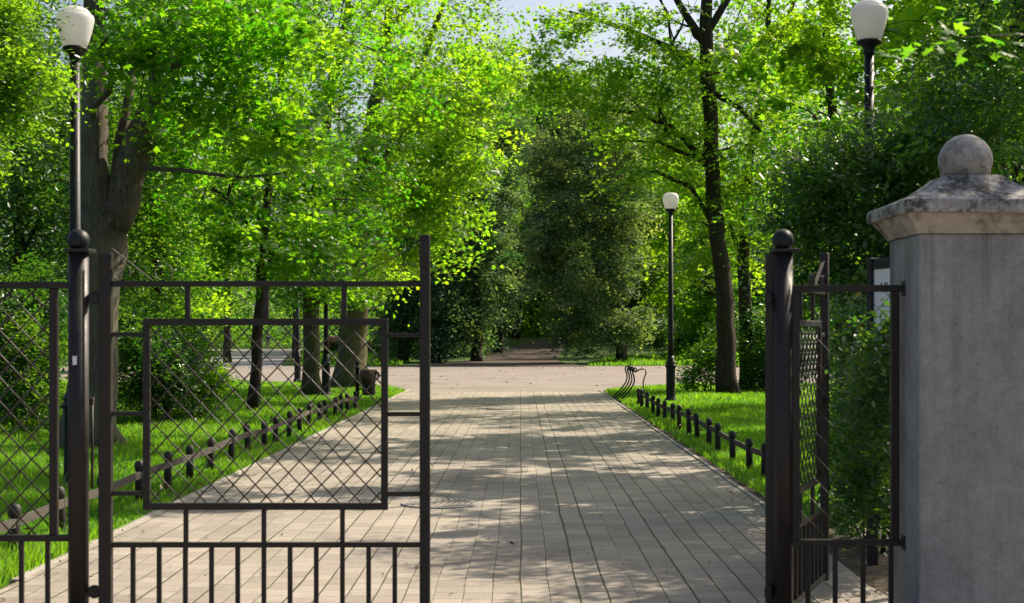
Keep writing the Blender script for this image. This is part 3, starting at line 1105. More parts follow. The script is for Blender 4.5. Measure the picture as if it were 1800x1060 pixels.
low_fence('knee-high dark post and rail fence on the grass along the left path edge', -3.62, 9.05, 1.095, 21, .02)
low_fence('knee-high dark post and rail fence on the grass along the right path edge', 2.69, 14.4, 1.21, 16, .02)


# ================================================================== lamps
def lamp(label, X, Y, H, acorn):
    root = thing('street_lamp', label, 'street lamp', (X, Y, hgt(X, Y)), 'black park lamps with white globes')
    m = MB(); m.lathe([(.15, -.02), (.15, .08), (.118, .12), (.112, .16), (.108, .80), (.118, .83), (.118, .86)], n=20); part(m, 'base', LAMPBLACK, root)
    m = MB(); m.lathe([(.135, .862), (.142, .885), (.125, .91), (.11, .93), (.125, .955), (.105, .985), (.085, 1.03), (.078, 1.12)], n=20); part(m, 'collar', LAMPBLACK, root)
    gh = .43 if acorn else .40
    zt = H - gh
    m = MB(); m.lathe([(.068, 1.122), (.064, 1.5), (.048, zt - .14)], n=16); part(m, 'pole', LAMPBLACK, root)
    m = MB(); m.lathe([(.05, zt - .139), (.06, zt - .12), (.055, zt - .09), (.075, zt - .05), (.125, zt - .03), (.13, zt), (.115, zt + .012)], n=20); part(m, 'globe_holder', LAMPBLACK, root)
    if acorn:
        pf = [(.115, .013), (.135, .06), (.165, .16), (.188, .26), (.193, .30), (.185, .335), (.165, .348)]
        m = MB(); m.lathe([(r, zt + z) for r, z in pf], n=32); gb = part(m, 'globe', GLOBE, root)
        pf = [(.160, .3485), (.155, .365), (.125, .40), (.075, .423), (.02, .43)]
        m = MB(); m.lathe([(r, zt + z) for r, z in pf], n=32); part(m, 'globe_cap', GLOBE, root)
    else:
        pf = [(.115, .013), (.15, .07), (.182, .17), (.195, .25), (.185, .32), (.15, .37), (.09, .395), (.02, .40)]
        m = MB(); m.lathe([(r, zt + z) for r, z in pf], n=28); part(m, 'globe', GLOBE, root)
    return root


p = at(132, 0, 14.6)
lamp('tall black lamp with an acorn globe beside the thick forked trunk', p.x, p.y, 4.98, True)
p = at(1528, 0, 14.6)
lamp('black lamp with an acorn globe rising out of the dark foliage above the pillar', p.x, p.y, 5.05, True)
p = at(1179, 0, 33.8)
lamp('black lamp with a round white globe on the right lawn behind the low fence', p.x, p.y, 5.0, False)
p = at(573, 0, 37.0)
lamp('black lamp post on the left lawn between two trunks, globe lost in leaves', p.x, p.y, 4.9, False)
p = at(523, 0, 48.5)
lamp('farther black lamp post at the left lawn edge, thin beside the middle trunk', p.x, p.y, 4.9, False)

# ================================================================== bin, rack, drain
p = at(648, 0, 34)
root = thing('litter_bin', 'dark brown litter bin with a rusty liner bag on a black post', 'litter bin', (p.x, p.y, 0))
m = MB(); m.lathe([(.045, -.03), (.045, .80), (.06, .81), (.06, .84), (.03, .86), (.028, .89), (.05, .92), (.055, .95), (.045, .985), (.015, 1.0)], (-.27, 0, 0), 14); part(m, 'post', LAMPBLACK, root)
m = MB(); m.lathe([(.14, .18), (.155, .20), (.168, .70), (.172, .75), (.16, .75), (.15, .5)], n=22); part(m, 'bucket', BINMAT, root)
m = MB(); m.box(-.235, -.165, -.02, .02, .62, .66, .003); m.box(-.235, -.165, -.02, .02, .30, .34, .003); part(m, 'bracket', LAMPBLACK, root)
m = MB()
vs, fs = [], []
nb = 40
for j, (r, z) in enumerate([(.12, .70), (.165, .785), (.195, .79), (.20, .75), (.196, .66), (.19, .56)]):
    for k in range(nb):
        a = 2 * PI * k / nb
        wv = .010 * math.sin(7 * a + j) + .006 * math.sin(13 * a)
        dz = (.03 * math.sin(3 * a + 1) + .018 * math.sin(8 * a)) * (j >= 4)
        vs.append(((r + wv) * math.cos(a), (r + wv) * math.sin(a), z + dz))
for j in range(5):
    for k in range(nb):
        fs.append((j * nb + k, j * nb + (k + 1) % nb, (j + 1) * nb + (k + 1) % nb, (j + 1) * nb + k))
m.face_block(vs, fs, True)
m.tube([(.18, -.08, .75), (.24, -.10, .70), (.25, -.09, .62), (.21, -.07, .58)], [.02, .035, .03, .01], 8)
part(m, 'liner_bag', BAG, root)

root = thing('bicycle_rack', 'black rack of curved steel bars at the tip of the right lawn', 'bicycle rack', (2.47, 35.4, 0))
tops = []
for k in range(4):
    y = 1.1 - k * .78
    pts = [(-.13, y, -.02), (0, y, .12), (.13, y, .26), (.23, y, .40), (.265, y, .52), (.255, y, .62), (.225, y, .70), (.215, y, .76), (.235, y, .81), (.28, y, .825), (.315, y, .80), (.32, y, .755), (.295, y, .725)]
    m = MB(); m.tube(pts, .019, 8); part(m, 'bar', LAMPBLACK, root)
m = MB(); m.tube([(.30, 1.12, .73), (.30, -1.26, .73)], .02, 8); part(m, 'cross_rail', LAMPBLACK, root)
m = MB(); m.tube([(.30, -1.25, .74), (.42, -1.25, .80), (.52, -1.25, .79), (.545, -1.25, .70), (.50, -1.25, .58), (.47, -1.25, .45), (.48, -1.25, .34), (.53, -1.25, .18), (.58, -1.25, -.02)], .016, 8); part(m, 'strut', LAMPBLACK, root)

p = at(772, 888, 13.42)
root = thing('drain_cover', 'round cast iron drain grate set in the paving', 'drain cover', (p.x, p.y, .008))
m = MB()
vs, fs = [], []
for r, z in ((.36, -.02), (.36, .012), (.355, .016), (.315, .016), (.31, .004)):
    for k in range(48):
        a = 2 * PI * k / 48
        vs.append((r * math.cos(a), r * math.sin(a), z))
for j in range(4):
    for k in range(48):
        fs.append((j * 48 + k, j * 48 + (k + 1) % 48, (j + 1) * 48 + (k + 1) % 48, (j + 1) * 48 + k))
m.face_block(vs, fs, False)
part(m, 'ring', IRON, root)
m = MB()
m.lathe([(.309, -.018), (.309, .0035)], n=40, smooth=False)
part(m, 'gap_shade', LAMPBLACK, root)  # black disc stands in for the shaded gaps between the slats
m = MB()
ca, sa = math.cos(R(79)), math.sin(R(79))
for k in range(-5, 6):
    c = k * .056 + .002
    hl = math.sqrt(.305 ** 2 - c * c)
    q = []
    for u, v in ((-hl, c - .014), (hl, c - .014), (hl, c + .014), (-hl, c + .014)):
        q.append((u * ca - v * sa, u * sa + v * ca))
    m.face_block([(x, y, .0036) for x, y in q] + [(x, y, .016) for x, y in q], [(4, 5, 6, 7), (0, 1, 5, 4), (1, 2, 6, 5), (2, 3, 7, 6), (3, 0, 4, 7)])
part(m, 'grate', IRON, root)


# ================================================================== people far off
def skinned(name, verts, edges, mat, parent, sub=2):
    me = bpy.data.meshes.new(name)
    me.from_pydata([v[:3] for v in verts], edges, [])
    o = link(name, me, parent)
    o.matrix_parent_inverse = Matrix.Identity(4)
    sk = o.modifiers.new('skin', 'SKIN')
    sk.use_smooth_shade = True
    for i, v in enumerate(verts):
        rx = v[3]
        me.skin_vertices[0].data[i].radius = (rx, v[4] if len(v) > 4 else rx)
    me.skin_vertices[0].data[0].use_root = True
    o.modifiers.new('sub', 'SUBSURF').render_levels = sub
    me.materials.append(mat)
    return o


def person(label, loc, rot, top, legs, stride=.16):
    root = thing('person', label, 'person', loc)
    root.rotation_euler = (0, 0, rot)
    s = stride
    v = [(0, 0, .95, .14, .10), (0, 0, 1.15, .13, .095), (0, 0, 1.38, .15, .10), (0, 0, 1.50, .06), (0, .01, 1.60, .075), (0, .01, 1.72, .085),
         (-.19, 0, 1.42, .055), (-.24, .05, 1.16, .042), (-.23, -.10, .93, .034), (-.23, -.12, .84, .03),
         (.19, 0, 1.42, .055), (.24, -.04, 1.16, .042), (.23, -.16, .95, .034), (.23, -.19, .86, .03),
         (-.10, 0, .88, .085), (-.10, -s * .6, .49, .058), (-.10, -s, .08, .04), (-.10, -s - .13, .035, .034),
         (.10, 0, .88, .085), (.10, s * .35, .49, .058), (.10, s * 1.2, .10, .04), (.10, s * 1.2 - .13, .035, .034)]
    e = [(0, 1), (1, 2), (2, 3), (3, 4), (4, 5), (2, 6), (6, 7), (7, 8), (8, 9), (2, 10), (10, 11), (11, 12), (12, 13), (0, 14), (14, 15), (15, 16), (16, 17), (0, 18), (18, 19), (19, 20), (20, 21)]
    skinned('body', v, e, SKIN, root)
    k = 1.22
    tv = [(a[0], a[1], a[2], a[3] * k, (a[4] if len(a) > 4 else a[3]) * k) for a in (v[0], v[1], v[2], v[6], v[7], v[10], v[11])]
    tv.append((0, 0, 1.46, .085, .085))
    skinned('shirt', tv, [(0, 1), (1, 2), (2, 3), (3, 4), (2, 5), (5, 6), (2, 7)], top, root)
    lv = [(a[0], a[1], a[2], a[3] * 1.25, (a[4] if len(a) > 4 else a[3]) * 1.25) for a in (v[0], v[14], v[15], v[18], v[19])]
    mid = lambda a, b, t, r: (a[0] + (b[0] - a[0]) * t, a[1] + (b[1] - a[1]) * t, a[2] + (b[2] - a[2]) * t, r, r)
    lv.append(mid(v[15], v[16], .75, .058))
    lv.append(mid(v[19], v[20], .75, .058))
    skinned('trousers', lv, [(0, 1), (1, 2), (2, 5), (0, 3), (3, 4), (4, 6)], legs, root)
    m = MB()
    m.lathe([(.10 * math.sin(a), 1.70 - .115 * math.cos(a)) for a in [PI * (.48 + .519 * i / 8) for i in range(9)]], (0, .02, 0), 14)
    part(m, 'hair', HAIR, root)
    return root


p = at(471, 0, 152)
person('tiny walker in a blue top and pale trousers far along the left path', (p.x, p.y, .02), R(10), BLUE, BEIGE)
p = at(586, 0, 158)
person('tiny figure in a white top and black trousers far off by pink flowers', (p.x, p.y, .02), R(80), PALEC, BLACKC, .05)


def flower_bed(label, x0, x1, Z, mat, h):
    a, b = at(x0, 0, Z), at(x1, 0, Z)
    n = 1100
    pos = np.column_stack([RNG.uniform(a.x, b.x, n), Z + RNG.uniform(-1, 1, n), h * RNG.uniform(.25, 1, n)])
    root = thing('flower_bed', label, 'flower bed', ((a.x + b.x) / 2, Z, 0))
    V, Fc, tn = leaf_arrays(pos, norm(RNG.normal(size=(n, 3)) + [0, -.6, .6]), RNG.uniform(.10, .2, n), T_QUAD, RNG.uniform(0, 1, n))
    link('blossoms', mesh_np('blossoms', V, Fc, mat, tn), root)
    n = 1500
    pos = np.column_stack([RNG.uniform(a.x, b.x, n), Z + RNG.uniform(-1, 1, n), h * RNG.uniform(0, .7, n)])
    V, Fc, tn = leaf_arrays(pos, norm(RNG.normal(size=(n, 3)) + [0, -.3, .6]), RNG.uniform(.12, .25, n), T_QUAD, RNG.uniform(0, 1, n))
    link('foliage', mesh_np('foliage', V, Fc, SMALL, tn), root)


flower_bed('pink flower bed glimpsed between two trunks behind the left gate leaf', 576, 600, 150, PINK, 1.5)
flower_bed('red and orange flower bed glimpsed right of the thick mossy trunk', 642, 672, 140, RED, 1.1)

# ================================================================== trees and shrubs
# --- big forked maple behind the left gate post
Z = 20.0
tree('maple_tree', 'thick grey forked maple trunk behind the left gate post with leaves hanging over it', (at(160, 0, Z).x, Z, 0),
     [TR(Z, (160, 792, 46), (160, 700, 42), (166, 560, 39), (175, 440, 41), (184, 370, 42)),
      TR(Z, (172, 400, 30), (170, 330, 27), (171, 230, 23), (168, 120, 20), (165, -60, 15), (150, -260, 8)),
      TR(Z, (196, 395, 33), (222, 320, 29), (252, 240, 26), (280, 160, 21), (305, 60, 15), (335, -80, 11), (370, -250, 5)),
      TR(Z, (200, 330, 11, 20.3), (212, 250, 10, 20.3), (225, 170, 8, 20.4), (245, 60, 7, 20.6), (262, -60, 4, 20.8)),
      TR(Z, (255, 295, 5, 19.8), (330, 300, 4, 19.4), (420, 312, 3, 19.0), (500, 305, 1.5, 18.6)),
      TR(Z, (290, 150, 9, 19.7), (345, 60, 7, 19.4), (430, 0, 5, 19), (520, -40, 2.5, 18.6))],
     [B(230, 70, 18.6, 90, 65, .9, 16), B(330, 30, 19, 120, 90, 1.8, 36), B(450, 60, 18.6, 110, 90, 1.8, 44), B(500, 245, 18.4, 80, 70, 1.2, 26),
      B(395, 180, 19, 100, 60, 1.3, 28), B(330, 250, 20.5, 70, 70, 1.0, 14),
      B(300, -250, 20, 330, 200, 3.6, 90), B(60, -180, 20.5, 200, 160, 2.8, 40)],
     MAPLE, BARK, size=.130, per=64, rad=.44, flat=.3, limbs=3, flare=1.35, trunk_n=22,
     extra=[at(255, 185, 19.2), at(300, 200, 19.2), at(225, 130, 19), at(310, 165, 19), at(190, 60, 19)])

# --- slim maple behind it
Z = 29.6
tree('maple_tree', 'slim dark maple trunk on the left lawn right of the ivy shrub', (at(445, 0, Z).x, Z, 0),
     [TR(Z, (445, 728, 11), (450, 640, 9.5), (458, 520, 9), (466, 400, 8), (476, 300, 7), (490, 200, 6), (500, 60, 5), (510, -120, 2.5)),
      TR(Z, (462, 470, 4), (520, 395, 3), (590, 350, 2)), TR(Z, (466, 430, 4), (400, 350, 3), (330, 300, 2))],
     [B(470, 430, 29.2, 130, 75, 2.0, 46), B(360, 380, 30.5, 90, 90, 1.6, 26), B(590, 400, 29, 90, 80, 1.6, 30), B(480, 250, 30, 170, 110, 2.4, 60), B(500, 60, 30, 190, 120, 2.6, 60), B(500, -150, 30, 190, 130, 2.6, 40)],
     MAPLE, BARK_D, size=.145, per=60, rad=.52, limbs=4, flare=1.15)

# --- middle maple
Z = 38.0
tree('maple_tree', 'middle maple trunk on the left lawn, just left of the lamp post', (at(550, 0, Z).x, Z, 0),
     [TR(Z, (550, 698, 16), (549, 620, 14.5), (548, 540, 14), (552, 440, 12), (560, 320, 10), (580, 180, 8), (610, 20, 5), (630, -120, 3)),
      TR(Z, (552, 430, 7), (600, 340, 5), (680, 270, 3)), TR(Z, (556, 360, 6), (500, 260, 5), (440, 170, 3))],
     [B(560, 500, 37, 120, 45, 2.0, 34), B(600, 360, 37.5, 150, 90, 2.6, 60), B(480, 300, 38.5, 120, 110, 2.4, 44), B(620, 190, 38, 170, 110, 3.0, 70), B(560, 20, 38, 200, 110, 3.2, 64), B(600, -150, 38, 200, 120, 3.2, 40)],
     MAPLE, BARK_G, size=.155, per=60, rad=.62, limbs=4, flare=1.3)

# --- thick mossy maple whose bright crown leans over the path
Z = 43.5
tree('maple_tree', 'thickest mossy trunk at the left lawn corner, its pale crown leaning over the path', (at(622, 0, Z).x, Z, 0),
     [TR(Z, (618, 683, 29), (620, 620, 25.5), (622, 540, 24), (626, 440, 22), (636, 330, 18), (650, 240, 14), (670, 130, 10), (690, -20, 6), (700, -150, 3)),
      TR(Z, (632, 360, 10), (690, 270, 8), (760, 200, 5), (830, 150, 3)), TR(Z, (645, 260, 9), (720, 160, 7), (760, 60, 5), (790, -20, 3)), TR(Z, (628, 420, 7), (700, 390, 5), (770, 380, 3))],
     [B(680, 470, 42, 100, 55, 2.0, 34), B(745, 395, 41, 85, 60, 1.8, 34), B(790, 330, 41, 90, 75, 2.0, 44), B(820, 240, 41, 105, 80, 2.2, 56), B(770, 150, 42, 140, 100, 2.8, 70),
      B(690, 290, 42.5, 130, 100, 2.6, 60), B(860, 130, 42, 80, 55, 1.8, 28), B(700, 20, 43, 170, 95, 3.0, 60), B(700, -150, 43, 180, 120, 3.2, 40)],
     MAPLE_Y, BARK_G, size=.16, per=62, rad=.60, limbs=4, flare=1.5, tint=.55, trunk_n=20,
     extra=[at(790, 420, 40.6), at(818, 452, 40.5), at(835, 400, 40.6), at(850, 375, 40.6), at(770, 440, 40.6)])

# --- far left, near tree with bright small leaves, trunk outside the photo
Z = 14.2
tree('elm_tree', 'sunny small-leaved elm branches at the top left edge beside the acorn lamp', (-6.6, 15.2, 0),
     [[(-6.6, 15.2, 0, .16), (-6.5, 15.1, 2.0, .14), (-6.3, 15.0, 3.5, .11), (-6.0, 14.8, 5.2, .07), (-5.8, 14.6, 6.8, .03)],
      [(-6.4, 15.0, 3.0, .06), (-5.6, 14.5, 3.9, .04), (-4.9, 14.2, 4.2, .015)]],
     [B(12, 140, 14.1, 72, 95, .7, 40), B(-60, 60, 14.3, 110, 120, 1.0, 50), B(35, 40, 14.3, 40, 45, .4, 14), B(-120, -150, 15, 170, 140, 1.2, 46), B(-60, 250, 14.8, 80, 80, .8, 20)],
     SMALL, BARK_D, tmpl=T_OVAL, size=.062, per=120, rad=.30, flat=.5, limbs=4, tint=.65, flare=1.2,
     extra=[at(95, 115, 14), at(105, 140, 14)])

# --- shady thicket behind, left edge
for (x, Zq, w_, lab) in ((30, 27, 110, 'dark dense broadleaf tree at the left edge behind the mesh fence'), (150, 31, 100, 'dark broadleaf tree directly behind the forked grey trunk'), (270, 33, 85, 'broadleaf tree with dark lower leaves above the ivy shrub')):
    b_ = at(x, 0, Zq)
    hh = [B(x, 470, Zq, w_, 90, 1.8, 34), B(x + 20, 340, Zq, w_, 90, 2.0, 44), B(x - 10, 200, Zq, w_, 100, 2.0, 44), B(x, 40, Zq, w_ * .9, 110, 1.8, 36)]
    if x == 150:
        hh = hh[:3]
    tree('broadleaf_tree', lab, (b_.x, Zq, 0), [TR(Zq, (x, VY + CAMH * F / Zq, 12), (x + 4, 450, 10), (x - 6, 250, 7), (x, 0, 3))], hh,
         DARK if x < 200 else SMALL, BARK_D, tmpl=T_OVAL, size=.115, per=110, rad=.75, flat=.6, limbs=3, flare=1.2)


def shrub(name, label, base, blobs, mat, size, per, rad, tmpl=T_OVAL, stems=7, tint=None, flat=.7, cat='shrub', extra=(), bark=BARK_D):
    cx = sum(b[0] for b in blobs) / len(blobs)
    trunks = []
    for k in range(stems):
        b = random.choice(blobs)
        a = random.uniform(0, 2 * PI)
        trunks.append([(base[0] + .15 * math.cos(a), base[1] + .15 * math.sin(a), base[2], .022), (base[0] + (b[0] - base[0]) * .4, base[1] + (b[1] - base[1]) * .4, base[2] + (b[2] - base[2]) * .55, .016),
                       (b[0] + random.uniform(-.4, .4) * b[3], b[1] + random.uniform(-.4, .4) * b[4], b[2] + .3 * b[5], .007)])
    return tree(name, label, base, trunks, blobs, mat, bark, tmpl=tmpl, size=size, per=per, rad=rad, flat=flat, limbs=1, cat=cat, flare=1.0, tint=tint,
                crown_name='foliage', stem_name='stem', trunk_n=6, extra=extra, zmin=base[2] + .06)


# hedge behind the left fence and the ivy shrub
p = at(55, 0, 22.5)
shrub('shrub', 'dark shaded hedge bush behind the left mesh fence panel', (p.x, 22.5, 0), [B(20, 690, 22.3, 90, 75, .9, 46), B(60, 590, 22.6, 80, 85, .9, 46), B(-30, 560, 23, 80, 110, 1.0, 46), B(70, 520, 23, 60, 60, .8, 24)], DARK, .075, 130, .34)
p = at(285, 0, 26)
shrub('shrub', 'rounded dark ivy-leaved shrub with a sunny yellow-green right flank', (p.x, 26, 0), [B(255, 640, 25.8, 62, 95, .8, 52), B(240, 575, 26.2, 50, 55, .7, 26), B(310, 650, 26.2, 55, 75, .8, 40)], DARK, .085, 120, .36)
p = at(345, 0, 27)
shrub('shrub', 'sunlit yellow-green bush leaning out from behind the dark ivy shrub', (p.x, 27, 0), [B(340, 655, 27, 50, 70, .7, 36), B(375, 680, 26.8, 28, 42, .5, 18), B(320, 600, 27.4, 45, 45, .6, 18)], SMALL, .08, 90, .30, tint=.75)

# --- right lawn trees
Z = 38.6
tree('maple_tree', 'tall dark leaning maple trunk on the right lawn with airy sunlit branches', (at(1283, 0, Z).x, Z, 0),
     [TR(Z, (1281, 695, 19), (1277, 600, 16.5), (1269, 500, 15), (1261, 420, 14), (1254, 330, 13), (1249, 240, 12.5), (1243, 140, 13), (1240, 40, 11), (1246, -80, 8), (1250, -250, 3)),
      TR(Z, (1252, 300, 7), (1200, 240, 5), (1130, 200, 4), (1040, 190, 2)), TR(Z, (1243, 130, 7), (1180, 85, 5), (1100, 50, 4), (1000, 20, 2)),
      TR(Z, (1241, 80, 8), (1190, 0, 6), (1150, -80, 3)), TR(Z, (1246, 160, 6), (1300, 190, 4), (1345, 240, 3)), TR(Z, (1262, 410, 5), (1215, 330, 4), (1150, 300, 3), (1090, 330, 2)),
      TR(Z, (1241, 60, 7), (1290, -20, 6), (1340, -100, 3))],
     [B(1150, 130, 38, 110, 50, 1.8, 38), B(1030, 150, 37.5, 95, 50, 1.6, 36), B(960, 165, 38, 60, 45, 1.5, 20), B(1000, 45, 38, 70, 38, 1.4, 18), B(1110, 40, 38, 100, 45, 1.6, 26), B(980, 100, 38, 45, 30, 1.3, 8), B(1140, 235, 38.5, 110, 50, 1.8, 32), B(1090, 320, 38, 65, 50, 1.4, 9),
      B(1200, 330, 39, 90, 80, 1.6, 36), B(1290, 120, 39, 100, 100, 1.8, 38), B(1310, 300, 39, 90, 110, 1.6, 32), B(1205, 460, 39.5, 60, 60, 1.2, 14), B(1240, -140, 39, 230, 90, 3.2, 44), B(1150, -220, 38, 170, 80, 2.6, 18)],
     MAPLE_Y, BARK_D, size=.155, per=56, rad=.56, limbs=6, flare=1.15, tint=.5)
Z = 41.0
tree('maple_tree', 'thinner trunk standing just right of the leaning maple on the right lawn', (at(1312, 0, Z).x, Z, 0),
     [TR(Z, (1313, 688, 14), (1311, 600, 12), (1307, 500, 11), (1308, 400, 8.5), (1315, 300, 7), (1340, 160, 6.5), (1350, 40, 5), (1356, -100, 3)), TR(Z, (1308, 480, 5), (1280, 380, 3.5), (1250, 300, 2)), TR(Z, (1345, 120, 5), (1390, 20, 4), (1420, -80, 2))],
     [B(1330, 380, 41, 80, 70, 1.8, 34), B(1370, 240, 41, 95, 90, 2.0, 46), B(1380, 90, 41, 120, 90, 2.2, 54), B(1300, 470, 41.5, 60, 60, 1.4, 18), B(1400, -100, 41, 180, 110, 2.8, 60)],
     MAPLE_Y, BARK_D, size=.155, per=58, rad=.60, limbs=4, flare=1.2, tint=.6)
p = at(1248, 0, 40)
shrub('shrub', 'rounded green shrub at the foot of the right lawn trunks', (p.x, 40.2, 0), [B(1245, 640, 40, 42, 45, .8, 34), B(1265, 600, 40.4, 35, 35, .7, 20), B(1222, 662, 39.8, 22, 24, .5, 12)], SMALL, .10, 90, .36, tint=.45)

# --- trees further right, mostly behind the pillar: they throw the dappled shade
tree('maple_tree', 'sunlit maple crown behind the acorn lamp at the top right', (8.8, 25.5, 0),
     [[(8.8, 25.5, 0, .28), (8.7, 25.5, 3, .23), (8.4, 25.5, 6, .17), (8.2, 25.5, 9, .10), (8.2, 25.5, 12, .04)]],
     [(7.6, 25.0, 6.2, 2.4, 2.4, 1.6, 52), (6.4, 25.5, 7.6, 2.2, 2.4, 1.3, 44), (9.6, 26, 7.6, 2.6, 2.6, 2.0, 36), (8.2, 25.5, 10.0, 2.6, 2.6, 1.6, 36), (5.0, 26.0, 6.8, 1.5, 1.6, 1.0, 32), (6.6, 24.5, 4.6, 1.6, 1.6, .8, 24), (4.8, 26.8, 10.6, 2.2, 2.4, 1.1, 54), (2.6, 27.5, 10.8, 1.8, 2.4, .8, 36)],
     MAPLE_Y, BARK_D, size=.155, per=85, rad=.40, limbs=5, tint=.5, limb_scale=.45)
tree('maple_tree', 'tall maple at the right edge above the dark hornbeam, added to shade the right lawn', (11.2, 31.0, 0),  # extra tree put in for the shade it throws on the right lawn
     [[(11.2, 31, 0, .25), (11.1, 31, 3, .2), (11.0, 31, 6.5, .14), (11.0, 31, 10, .06)]],
     [(9.6, 30.5, 5.6, 1.9, 2.2, 1.5, 34), (11, 31.5, 8.0, 2.4, 2.4, 1.7, 40), (12.8, 31, 6.5, 2.0, 2.2, 1.6, 30), (9.4, 30.8, 9.6, 1.9, 2.0, 1.1, 26)],
     MAPLE, BARK_D, size=.15, per=85, rad=.55, limbs=4)
tree('maple_tree', 'green maple filling the gap between the right lawn trunks and the dark foliage', (7.4, 32.5, 0),
     [[(7.4, 32.5, 0, .2), (7.3, 32.5, 3, .17), (7.2, 32.5, 6, .12), (7.0, 32.8, 9, .08), (6.6, 33.4, 11.5, .03)]],
     [(6.6, 32.2, 4.4, 1.5, 1.7, 1.4, 36), (7.6, 32.5, 6.0, 1.9, 2.0, 1.5, 44), (6.6, 32.8, 8.0, 2.0, 2.2, 1.3, 40), (7.8, 33, 3.0, 1.6, 1.6, 1.0, 26), (5.0, 33.8, 10.6, 2.2, 2.4, 1.2, 48), (2.8, 35, 12.0, 1.8, 2.2, .8, 36), (7.4, 34, 10.6, 1.9, 1.9, 1.1, 18)],
     MAPLE, BARK_D, size=.145, per=66, rad=.54, limbs=4)
# near dark mass
tree('hornbeam_tree', 'dense dark-leaved hornbeam reaching over the right gate leaf and stone cap', (5.4, 14.6, 0),
     [[(5.4, 14.6, 0, .19), (5.3, 14.5, 1.6, .16), (5.1, 14.4, 3.2, .12), (5.0, 14.3, 5.0, .08), (5.0, 14.2, 6.8, .03)],
      [(5.2, 14.4, 2.4, .06), (4.3, 13.8, 2.9, .04), (3.3, 13.2, 3.05, .015)], [(5.2, 14.4, 2.2, .06), (4.2, 13.6, 2.4, .04), (3.2, 13.0, 2.3, .02)]],
     [B(1500, 270, 13.3, 110, 75, .8, 34), B(1620, 290, 13.2, 100, 110, .9, 40), B(1730, 230, 13, 110, 130, 1.0, 40), B(1470, 380, 13.5, 95, 75, .8, 30), B(1570, 410, 13.4, 90, 80, .8, 30), B(1420, 330, 13.8, 60, 60, .6, 12),
      B(1680, 150, 13.8, 120, 90, 1.1, 34), B(1450, 470, 13.6, 60, 70, .7, 19), B(1540, 500, 13.3, 70, 70, .7, 20), B(1780, 60, 14.2, 120, 110, 1.2, 34), B(1820, -140, 14.4, 150, 110, 1.3, 28), (6.3, 13.6, 5.6, 1.7, 1.5, 1.2, 50), (7.6, 14.2, 6.4, 1.6, 1.5, 1.2, 40), (5.0, 11.9, 4.8, .9, .9, .7, 18), (5.6, 15.2, 6.6, 1.3, 1.2, .8, 20), B(1385, 430, 13.9, 45, 60, .5, 9)],
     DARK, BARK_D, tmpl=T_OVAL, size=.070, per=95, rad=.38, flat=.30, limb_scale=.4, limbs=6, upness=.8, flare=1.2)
tree('maple_tree', 'near maple at the top right edge with a blurred leafy twig above the stone ball', (5.6, 9.6, 0),
     [[(5.6, 9.6, 0, .15), (5.5, 9.5, 1.8, .13), (5.2, 9.3, 3.2, .09), (4.9, 9.1, 4.6, .05), (4.7, 9.0, 6.0, .02)],
      [(5.3, 9.4, 2.7, .04), (4.0, 8.4, 3.25, .025), (2.9, 7.6, 3.15, .01)], [(5.3, 9.4, 2.6, .04), (4.2, 8.8, 2.9, .02), (3.4, 8.4, 2.9, .01)]],
     [(5.5, 9.4, 5.3, 1.2, 1.2, .8, 24), (4.6, 10.2, 5.6, 1.5, 1.5, .7, 36), (5.6, 9.8, 5.6, 1.6, 1.6, 1.0, 36)],
     MAPLE, BARK_D, size=.085, per=44, rad=.26, limbs=3, flare=1.2, tint=.25,
     extra=[at(1690, 66, 6.2)])
tree('maple_tree', 'maple beyond the right edge of the photo, shading the paving', (8.6, 20.6, 0),
     [[(8.6, 20.6, 0, .25), (8.5, 20.6, 3, .2), (8.3, 20.5, 6, .15), (8.2, 20.5, 9, .09), (8.2, 20.5, 11.5, .03)]],
     [(7.6, 20.2, 7.2, 2.0, 2.4, 1.5, 40), (8.8, 20.8, 9.2, 2.4, 2.4, 1.8, 34), (6.6, 20.8, 8.4, 1.5, 1.8, 1.1, 30), (9.8, 19.5, 6.5, 2, 2, 1.4, 16), (4.8, 20.8, 10.4, 1.8, 2.0, .9, 40), (3.0, 21.5, 10.6, 1.4, 1.8, .6, 26), (6.8, 18.2, 6.8, 1.4, 1.4, .9, 28), (5.6, 18.6, 5.4, 1.1, 1.2, .7, 18)],
     MAPLE, BARK_D, size=.20, per=60, rad=.38, limbs=4)
# creeping shrub right behind the short fence panel
p = at(1520, 0, 10.6)
shrub('shrub', 'dark creeping shrub behind the short fence panel, in front of the notice board', (p.x + .12, 10.6, 0),
      [B(1535, 820, 10.4, 55, 95, .40, 36), B(1525, 700, 10.5, 50, 110, .38, 32), B(1510, 600, 10.8, 52, 80, .40, 22), B(1570, 740, 10.0, 45, 140, .35, 34), B(1590, 560, 10.6, 60, 70, .5, 26), B(1562, 600, 8.9, 24, 70, .12, 12), B(1545, 700, 9.2, 42, 95, .25, 26), B(1535, 850, 9.3, 45, 95, .22, 26), B(1490, 900, 10.9, 40, 50, .35, 20)],
      DARK, .052, 70, .21, flat=.5)
p = at(1480, 0, 13)
shrub('shrub', 'half-lit low bush on the grass edge behind the open gate leaf', (p.x, 13.4, 0), [B(1490, 760, 13.3, 55, 60, .5, 30), B(1540, 700, 13.4, 60, 80, .6, 36)], SMALL, .06, 100, .26, tint=.4)
p = at(1345, 0, 38)
shrub('hedge', 'dark dense hedge on the right lawn behind the leaning trunk and right gate post', (p.x + .8, 40.5, 0), [B(1340, 640, 40.5, 35, 55, .8, 34), B(1395, 620, 40.5, 45, 75, .9, 44), B(1460, 600, 40.5, 50, 90, .9, 44), B(1330, 575, 41, 35, 45, .7, 20)], DARK, .11, 100, .42, cat='hedge')
